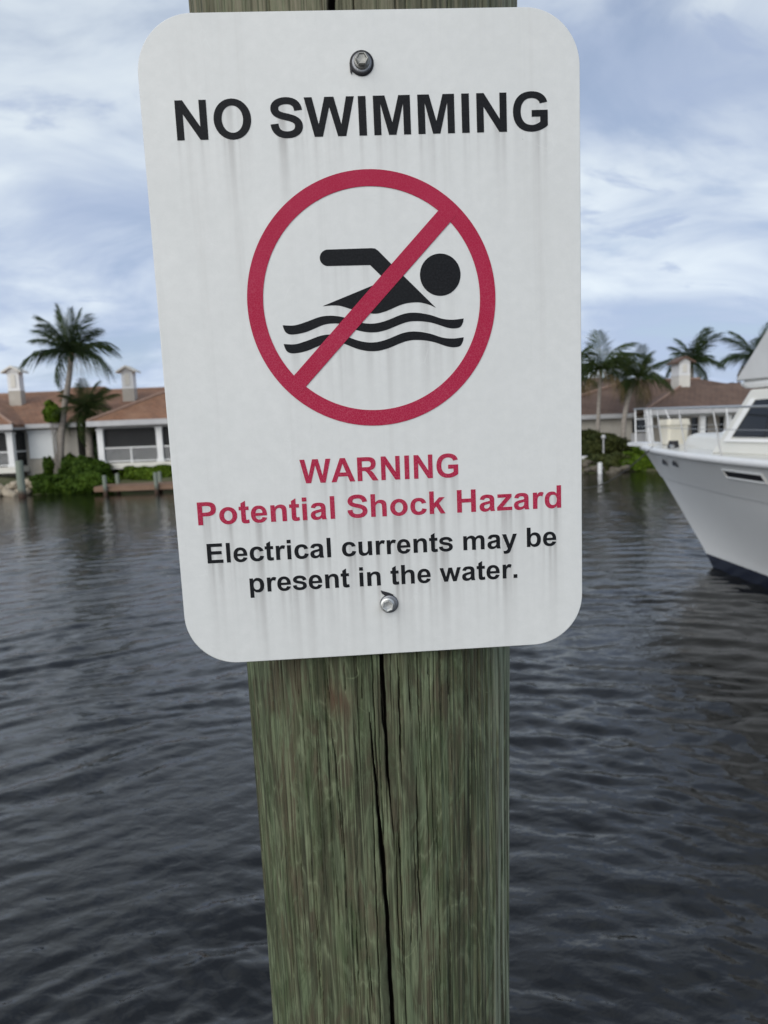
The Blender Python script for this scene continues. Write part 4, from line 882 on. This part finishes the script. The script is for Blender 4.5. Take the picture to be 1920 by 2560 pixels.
# ------------------------------------------------------------------ pilings, dock, box
def pile(name, x, y, top, r, mat, label, parent=None, cap=None):
    mb = MB(); mb.tube([(0, 0, -2.6), (0, 0, 0), (0, 0, top-0.06), (0, 0, top)], [r*1.05, r, r*0.97, r*0.86], 18)
    if parent is None:
        o = mb.build(name, mat); o.location = (x, y, 0); tag(o, label, 'piling')
    else:
        o = mb.build(name, mat, parent); o.location = Vector((x, y, 0)) - parent.location
    return o
pile('mooring_pile', -19.1, 37.5, 1.93, 0.20, M_pile, 'stout green-grey mooring pile standing in water before the left porch')
M_wpile = pm('white_vinyl', (0.66, 0.67, 0.67), (0.76, 0.77, 0.77), 3, 0.4)
pile('short_white_piling', 11.75, 38.3, 0.60, 0.12, M_wpile, 'short white piling at the edge of the far bank')
pile('mooring_pile', 4.9, 22.0, 1.7, 0.14, M_pile, 'mooring pile holding the yacht bow rope, behind the sign')
dk = empty('brown_dock', (-12, 37.8, 0)); tag(dk, 'low brown wooden dock with grey piles in front of the screened porch', 'dock')
with part(dk, 'deck_boards', M_plank, kind='stuff') as m:
    x = -15.0
    while x < -7.0: m.box((x, 36.95, 0.40), (x+0.135, 38.7, 0.44)); x += 0.15
with part(dk, 'fascia_board', M_plank) as m: m.box((-15.05, 36.88, 0.17), (-6.95, 36.94, 0.43))
with part(dk, 'joist', M_plank) as m: m.box((-15.0, 37.7, 0.2), (-7, 37.8, 0.398))
for x, y, t in ((-14.4, 36.75, 1.12), (-11.75, 36.75, 1.18), (-9.2, 36.75, 1.12), (-14.4, 38.55, 1.1), (-12.1, 38.55, 1.12)): pile('dock_pile', x, y, t-0.1, 0.105, M_pile, '', dk)
bxo = empty('dock_box', (11.5, 40.3, 0.3)); tag(bxo, 'white box on the far bank beside the short white piling', 'box')
with part(bxo, 'body', M_wpile, 0.02) as m: m.box((11.05, 40.0, 0.2), (12.0, 40.6, 0.72))
with part(bxo, 'lid', M_wpile, 0.02) as m: m.box((11.0, 39.95, 0.724), (12.05, 40.65, 0.86))
lp = empty('garden_lamp', (12.75, 42.2, 0.85)); tag(lp, 'small white globe lamp on a post in front of the olive hedge', 'lamp')
with part(lp, 'post', M_fascia) as m: m.tube([(12.75, 40.9, 0.3), (12.75, 40.9, 1.75)], 0.04, 8)
with part(lp, 'globe', M_fascia) as m:
    n_ = 10; prof = [(0.005, 1.75)] + [(0.13*math.sin(math.pi*k/n_), 1.88-0.13*math.cos(math.pi*k/n_)) for k in range(1, n_)] + [(0.005, 2.01)]
    lathe(m, (12.75, 40.9), prof, 14)
# ------------------------------------------------------------------ motor yacht moored bow-out on the right
BA = R(14); BX, BY = 6.1, 16.6
def bw(s, t, z): return Vector((BX + s*math.sin(BA) - t*math.cos(BA), BY - s*math.cos(BA) - t*math.sin(BA), z))
yt = empty('motor_yacht', tuple(bw(6.5, 0, 0))); tag(yt, 'white flybridge motor yacht with flared bow, steel bow rail and dark cabin windows', 'boat')
def gel(name, c1, c2, rough): return pm(name, c1, c2, 0.8, rough, 0.0, (1, 1, 1), Coat_Weight=0.25, Coat_Roughness=0.12)
M_hull = gel('white_gelcoat', (0.84, 0.84, 0.82), (0.87, 0.87, 0.85), 0.25)
M_cab = gel('cream_gelcoat', (0.66, 0.655, 0.60), (0.72, 0.71, 0.66), 0.35)
M_boot = gel('navy_boot_stripe', (0.006, 0.009, 0.022), (0.010, 0.014, 0.032), 0.25)
M_steel = metal('stainless_rail', (0.55, 0.55, 0.55), 0.25)
M_canvas = pm('pale_grey_canvas', (0.50, 0.51, 0.51), (0.58, 0.59, 0.59), 2, 0.75)
M_cush = pm('cream_deck_box', (0.66, 0.62, 0.50), (0.74, 0.70, 0.60), 3, 0.5)
S_END = 14.0
Zk = [-0.5, 0.0, 0.28, 0.42, 1.78, 2.42]; S0 = [3.2, 2.45, 2.22, 2.09, 0.72, 0.0]; BB = [1.5, 1.85, 1.9, 1.92, 2.05, 2.35]; PP = [0.95, 1.0, 1.0, 1.05, 1.75, 1.85]; LL = [9.5, 9.2, 9.0, 8.9, 8.2, 8.0]
def half(s, z):
    s0 = np.interp(z, Zk, S0); B = np.interp(z, Zk, BB); p = np.interp(z, Zk, PP); L = np.interp(z, Zk, LL)
    u = min(max((s-s0)/L, 0), 1); return float(B*(1-(1-u)**p))
def hull_strip(name, mat, zs_, push=0.0):
    with part(yt, name, mat) as m:
        us = [0, 0.004, 0.01, 0.02] + list(np.linspace(0.035, 1, 70))
        for side in (1, -1):
            vv = []
            for z_ in zs_:
                s0 = float(np.interp(z_, Zk, S0))
                for u in us:
                    s = s0+(S_END-s0)*u; sheer = 0.0 if z_ < 2.3 else 0.0
                    vv.append(bw(s, side*(half(s, z_)+push+0.015), z_))
            n = len(us); m.add(vv, [(j*n+i, j*n+i+1, (j+1)*n+i+1, (j+1)*n+i) for j in range(len(zs_)-1) for i in range(n-1)], True)
        # stem and transom closure
        for j in range(len(zs_)-1):
            a, b = zs_[j], zs_[j+1]
            for ss in (None, S_END):
                q = []
                for z_, sd_ in ((a, 1), (a, -1), (b, -1), (b, 1)):
                    s = float(np.interp(z_, Zk, S0)) if ss is None else ss
                    q.append(bw(s, sd_*(half(s, z_)+push+0.015), z_))
                m.add(q, [(0, 1, 2, 3)])
hull_strip('topsides', M_hull, list(np.linspace(0.26, 1.76, 16)))
hull_strip('upper_topsides', M_hull, [1.76, 1.775] + list(np.linspace(1.80, 2.36, 7)), 0.030)
hull_strip('boot_stripe', M_boot, [-0.5, -0.2, 0.0, 0.258], 0.004)
us = np.linspace(0, 1, 60)
def gun(s, dt=0.0, z=2.42): return bw(s, half(s, 2.42)+dt, z)
with part(yt, 'gunwale_rail', M_white) as m:
    m.tube([bw(s, half(s, 2.42)+0.03, 2.40) for s in np.linspace(S_END, 0.05, 70)] + [bw(-0.05, 0, 2.41)] + [bw(s, -half(s, 2.42)-0.03, 2.40) for s in np.linspace(0.05, S_END, 70)], 0.065, 10)
with part(yt, 'deck', M_cab) as m:
    sv = [0.02] + list(np.linspace(0.2, S_END, 50)); a = [bw(s, half(s, 2.42)+0.02, 2.44) for s in sv]; b = [bw(s, -half(s, 2.42)-0.02, 2.44) for s in sv]; c = [bw(s, 0, 2.50) for s in sv]; n = len(sv)
    m.add(a+c+b, [(i, i+1, n+i+1, n+i) for i in range(n-1)] + [(n+i, n+i+1, 2*n+i+1, 2*n+i) for i in range(n-1)], True)
with part(yt, 'pulpit', M_white) as m:
    m.prism([bw(-0.32, 0.20, 2.43), bw(-0.36, 0, 2.43), bw(-0.32, -0.20, 2.43), bw(0.7, -0.34, 2.43), bw(0.7, 0.34, 2.43)], (0, 0, 0.075))
def loft(m, secs, smooth_=False):           # closed rings with equal counts, capped
    n = len(secs[0]); vv = [p for s in secs for p in s]
    m.add(vv, [(j*n+i, j*n+(i+1) % n, (j+1)*n+(i+1) % n, (j+1)*n+i) for j in range(len(secs)-1) for i in range(n)], smooth_); m.add(secs[0], [tuple(range(n))]); m.add(secs[-1], [tuple(range(n))])
def rrect(s0, s1, t0, t1, z, k=0.25):
    c = []
    for (s, t, ds, dt) in ((s0, t0, 1, -1), (s0, -t0, 1, 1), (s1, -t1, -1, 1), (s1, t1, -1, -1)):
        pts = [bw(s, t+dt*k, z), bw(s+ds*k*0.3, t+dt*k*0.3, z), bw(s+ds*k, t, z)]
        if (s == s0 and t > 0) or (s == s1 and t < 0): pts = pts[::-1]
        c += pts
    return c
with part(yt, 'trunk_cabin', M_cab, 0.03) as m: loft(m, [rrect(1.9, 4.9, 0.50, 1.15, 2.45), rrect(2.0, 4.9, 0.46, 1.10, 2.68), rrect(2.15, 4.9, 0.38, 1.0, 2.74)])
with part(yt, 'deck_hatch', M_white, 0.02) as m: loft(m, [rrect(2.9, 3.6, 0.34, 0.38, 2.742, 0.1), rrect(2.95, 3.6, 0.30, 0.34, 2.80, 0.1)])
# cabin house with raked front
def side_poly(pts, t): return [bw(s, t, z_) for s, z_ in pts]
CH = [(4.05, 2.45), (4.35, 2.90), (4.75, 3.50), (12.5, 3.52), (12.5, 2.45)]
with part(yt, 'cabin_house', M_cab, 0.03) as m:
    a = [bw(s, 1.42-0.16*(z_-2.45), z_) for s, z_ in CH]; b = [bw(s, -1.42+0.16*(z_-2.45), z_) for s, z_ in CH]; n = len(CH)
    m.add(a+b, [tuple(range(n)), tuple(range(2*n-1, n-1, -1))] + [(i, (i+1) % n, (i+1) % n+n, i+n) for i in range(n)])
def side_panel(name, mat, pts, off, th_=0.02):
    for sd_ in (1, -1):
        with part(yt, name, mat) as m:
            m.prism([bw(s, sd_*(1.42-0.16*(z_-2.45)+off), z_) for s, z_ in pts], bw(0, sd_*th_, 0)-bw(0, 0, 0))
side_panel('side_window', M_glass, [(4.52, 2.74), (4.92, 3.33), (6.6, 3.36), (6.6, 2.74)], 0.002)
side_panel('side_window', M_glass, [(6.75, 2.74), (6.75, 3.36), (9.2, 3.36), (9.2, 2.74)], 0.002)
side_panel('window_frame', M_hull, [(4.36, 2.66), (4.83, 3.36), (4.93, 3.335), (4.51, 2.70), (6.6, 2.72), (6.6, 2.66)], 0.003, 0.035)
with part(yt, 'windshield', M_glass) as m:
    f = lambda s, t, z_: bw(s-0.012, t, z_)
    m.prism([f(4.42, 1.18, 3.0), f(4.42, -1.18, 3.0), f(4.70, -1.10, 3.42), f(4.70, 1.10, 3.42)], bw(-0.02, 0, 0.01)-bw(0, 0, 0))
with part(yt, 'bridge_brow', M_hull, 0.03) as m: loft(m, [rrect(4.42, 11.5, 1.20, 1.55, 3.53), rrect(4.30, 11.5, 1.22, 1.58, 3.60), rrect(4.36, 11.5, 1.18, 1.52, 3.68)])
with part(yt, 'bridge_enclosure', M_canvas, 0.02) as m:
    pr = [(4.46, 3.66), (5.62, 5.05), (9.5, 5.15), (9.5, 3.66)]
    a = [bw(s, 1.30-0.04*(z_-3.6), z_) for s, z_ in pr]; b = [bw(s, -1.30+0.04*(z_-3.6), z_) for s, z_ in pr]
    m.add(a+b, [(0, 1, 2, 3), (7, 6, 5, 4), (0, 4, 5, 1), (1, 5, 6, 2), (2, 6, 7, 3), (3, 7, 4, 0)])
with part(yt, 'hardtop', M_hull, 0.03) as m: loft(m, [rrect(5.3, 9.9, 1.25, 1.45, 5.16), rrect(5.4, 9.9, 1.2, 1.4, 5.26)])
# bow rail
def rail_pt(s, sd_, z_, inset=0.06): return bw(s, sd_*max(half(s, 2.42)-inset, 0.0), z_)
ZT = 3.28
with part(yt, 'bow_rail', M_steel) as m:
    for sd_ in (1, -1):
        top = [rail_pt(s, sd_, ZT-0.01*s, 0.0) for s in np.linspace(8.5, 0.35, 40)]; nose = [bw(-0.12, sd_*0.17, ZT), bw(-0.2, 0, ZT)]
        m.tube(top+nose, 0.017, 8); m.tube([rail_pt(s, sd_, 2.88, 0.03) for s in np.linspace(8.5, 0.5, 40)] + [bw(-0.14, sd_*0.1, 2.88)], 0.006, 6)
for sd_ in (1, -1):
    for s in (0.15, 0.75, 1.7, 3.2, 4.65, 6.2, 7.7):
        with part(yt, 'stanchion', M_steel if sd_ > 0 else M_white) as m: m.tube([rail_pt(s+0.16, sd_, 2.44, 0.10), rail_pt(s, sd_, ZT-0.01*s, 0.0)], 0.014 if sd_ > 0 else 0.016, 8)
for s in (0.45, 2.4):
    with part(yt, 'rail_brace', M_white) as m: m.tube([rail_pt(s+0.45, -1, 2.44, 0.12), rail_pt(s, -1, ZT-0.01*s, 0.0)], 0.014, 8)
with part(yt, 'bow_ladder', M_white) as m:
    a0, a1, b0, b1 = bw(0.10, 0.26, 2.5), bw(-0.08, 0.16, ZT), bw(0.10, -0.14, 2.5), bw(-0.08, -0.14, ZT); m.tube([a0, a1], 0.017, 8); m.tube([b0, b1], 0.017, 8)
    for q in (0.35, 0.7): m.tube([a0.lerp(a1, q), b0.lerp(b1, q)], 0.011, 6)
with part(yt, 'deck_locker', M_cush, 0.04) as m: loft(m, [rrect(0.90, 1.28, 0.20, 0.24, 2.49, 0.05), rrect(0.88, 1.30, 0.22, 0.26, 2.90, 0.05)])
with part(yt, 'locker_lid', M_cush, 0.03) as m: loft(m, [rrect(0.85, 1.33, 0.25, 0.29, 2.905, 0.05), rrect(0.87, 1.31, 0.23, 0.27, 3.03, 0.07)])
with part(yt, 'windlass', M_rub_shade, 0.02) as m: m.tube([bw(1.95, 0.62, 2.45), bw(1.95, 0.62, 2.60)], [0.12, 0.09], 12)
with part(yt, 'cleat', M_steel) as m: m.tube([bw(2.3, half(2.3, 2.42)-0.14, 2.52), bw(2.55, half(2.55, 2.42)-0.14, 2.52)], 0.02, 8); m.tube([bw(2.42, half(2.42, 2.42)-0.14, 2.44), bw(2.42, half(2.42, 2.42)-0.14, 2.52)], 0.022, 8)
def on_hull(px, py):                        # where the photo's ray meets the port side of the hull
    d = ray(px, py); best = None
    for k in range(4000):
        t_ = 8+k*0.003; p = CAM + d*(t_/d[1]); rx, ry = p[0]-BX, p[1]-BY
        s = rx*math.sin(BA) - ry*math.cos(BA); t = -rx*math.cos(BA) - ry*math.sin(BA)
        if 0 < p[2] < 2.42 and s > np.interp(p[2], Zk, S0) and t < half(s, p[2])+0.03: return s, p[2]
    return 1.0, 2.1
for q in ((1664, 1153), (1690, 1156)):
    s, z_ = on_hull(*q); a = bw(s, half(s, z_)+0.02, z_); d = (bw(s, half(s, z_)+1, z_+0.25)-bw(s, half(s, z_), z_)).normalized()
    with part(yt, 'hawse_pipe', M_wash) as m: m.tube([a-d*0.05, a+d*0.035], 0.085, 16)
    hp = [o for o in bpy.data.objects if o.parent == yt and o.name.startswith('hawse_pipe')][-1]
    with part(hp, 'opening_shade', M_rub_shade) as m: m.tube([a+d*0.030, a+d*0.041], 0.070, 14)  # solid black disc standing in for the shade inside the pipe
sa, za = on_hull(1817, 1184); sb, zb_ = on_hull(1912, 1197)
with part(yt, 'vent_shade', M_rub_shade) as m:  # flat black strip painted for the shade in the vent slot
    q = [(s, z_) for s in np.linspace(sa, sb, 8) for z_ in (za-0.055, za+0.055)]; vv = [bw(s, half(s, z_)+0.052, z_) for s, z_ in q]
    m.add(vv, [(2*i, 2*i+2, 2*i+3, 2*i+1) for i in range(7)])
with part(yt, 'vent_frame', M_hull) as m:
    for zz_ in (za-0.065, za+0.065): m.tube([bw(s, half(s, zz_)+0.056, zz_) for s in np.linspace(sa-0.03, sb+0.03, 9)], 0.018, 6)
    for s in (sa-0.02, sb+0.02): m.tube([bw(s, half(s, za-0.065)+0.056, za-0.065), bw(s, half(s, za+0.065)+0.056, za+0.065)], 0.018, 6)
# mooring rope from the bow chock to the hidden pile
p0 = bw(1.55, half(1.55, 2.42)+0.05, 2.47); p1 = Vector((4.95, 21.88, 1.45)); mb = MB(); pts = []
for k in range(25):
    t = k/24; p = p0.lerp(p1, t); p.z -= 0.75*math.sin(math.pi*t)*(1-0.25*t); pts.append(p)
mb.tube(pts, 0.014, 6)
ro_ = mb.build('mooring_rope', pm('dark_rope', (0.045, 0.045, 0.042), (0.09, 0.09, 0.085), 60, 0.9)); tag(ro_, 'dark mooring rope running from the yacht bow to the pile behind the sign', 'rope')
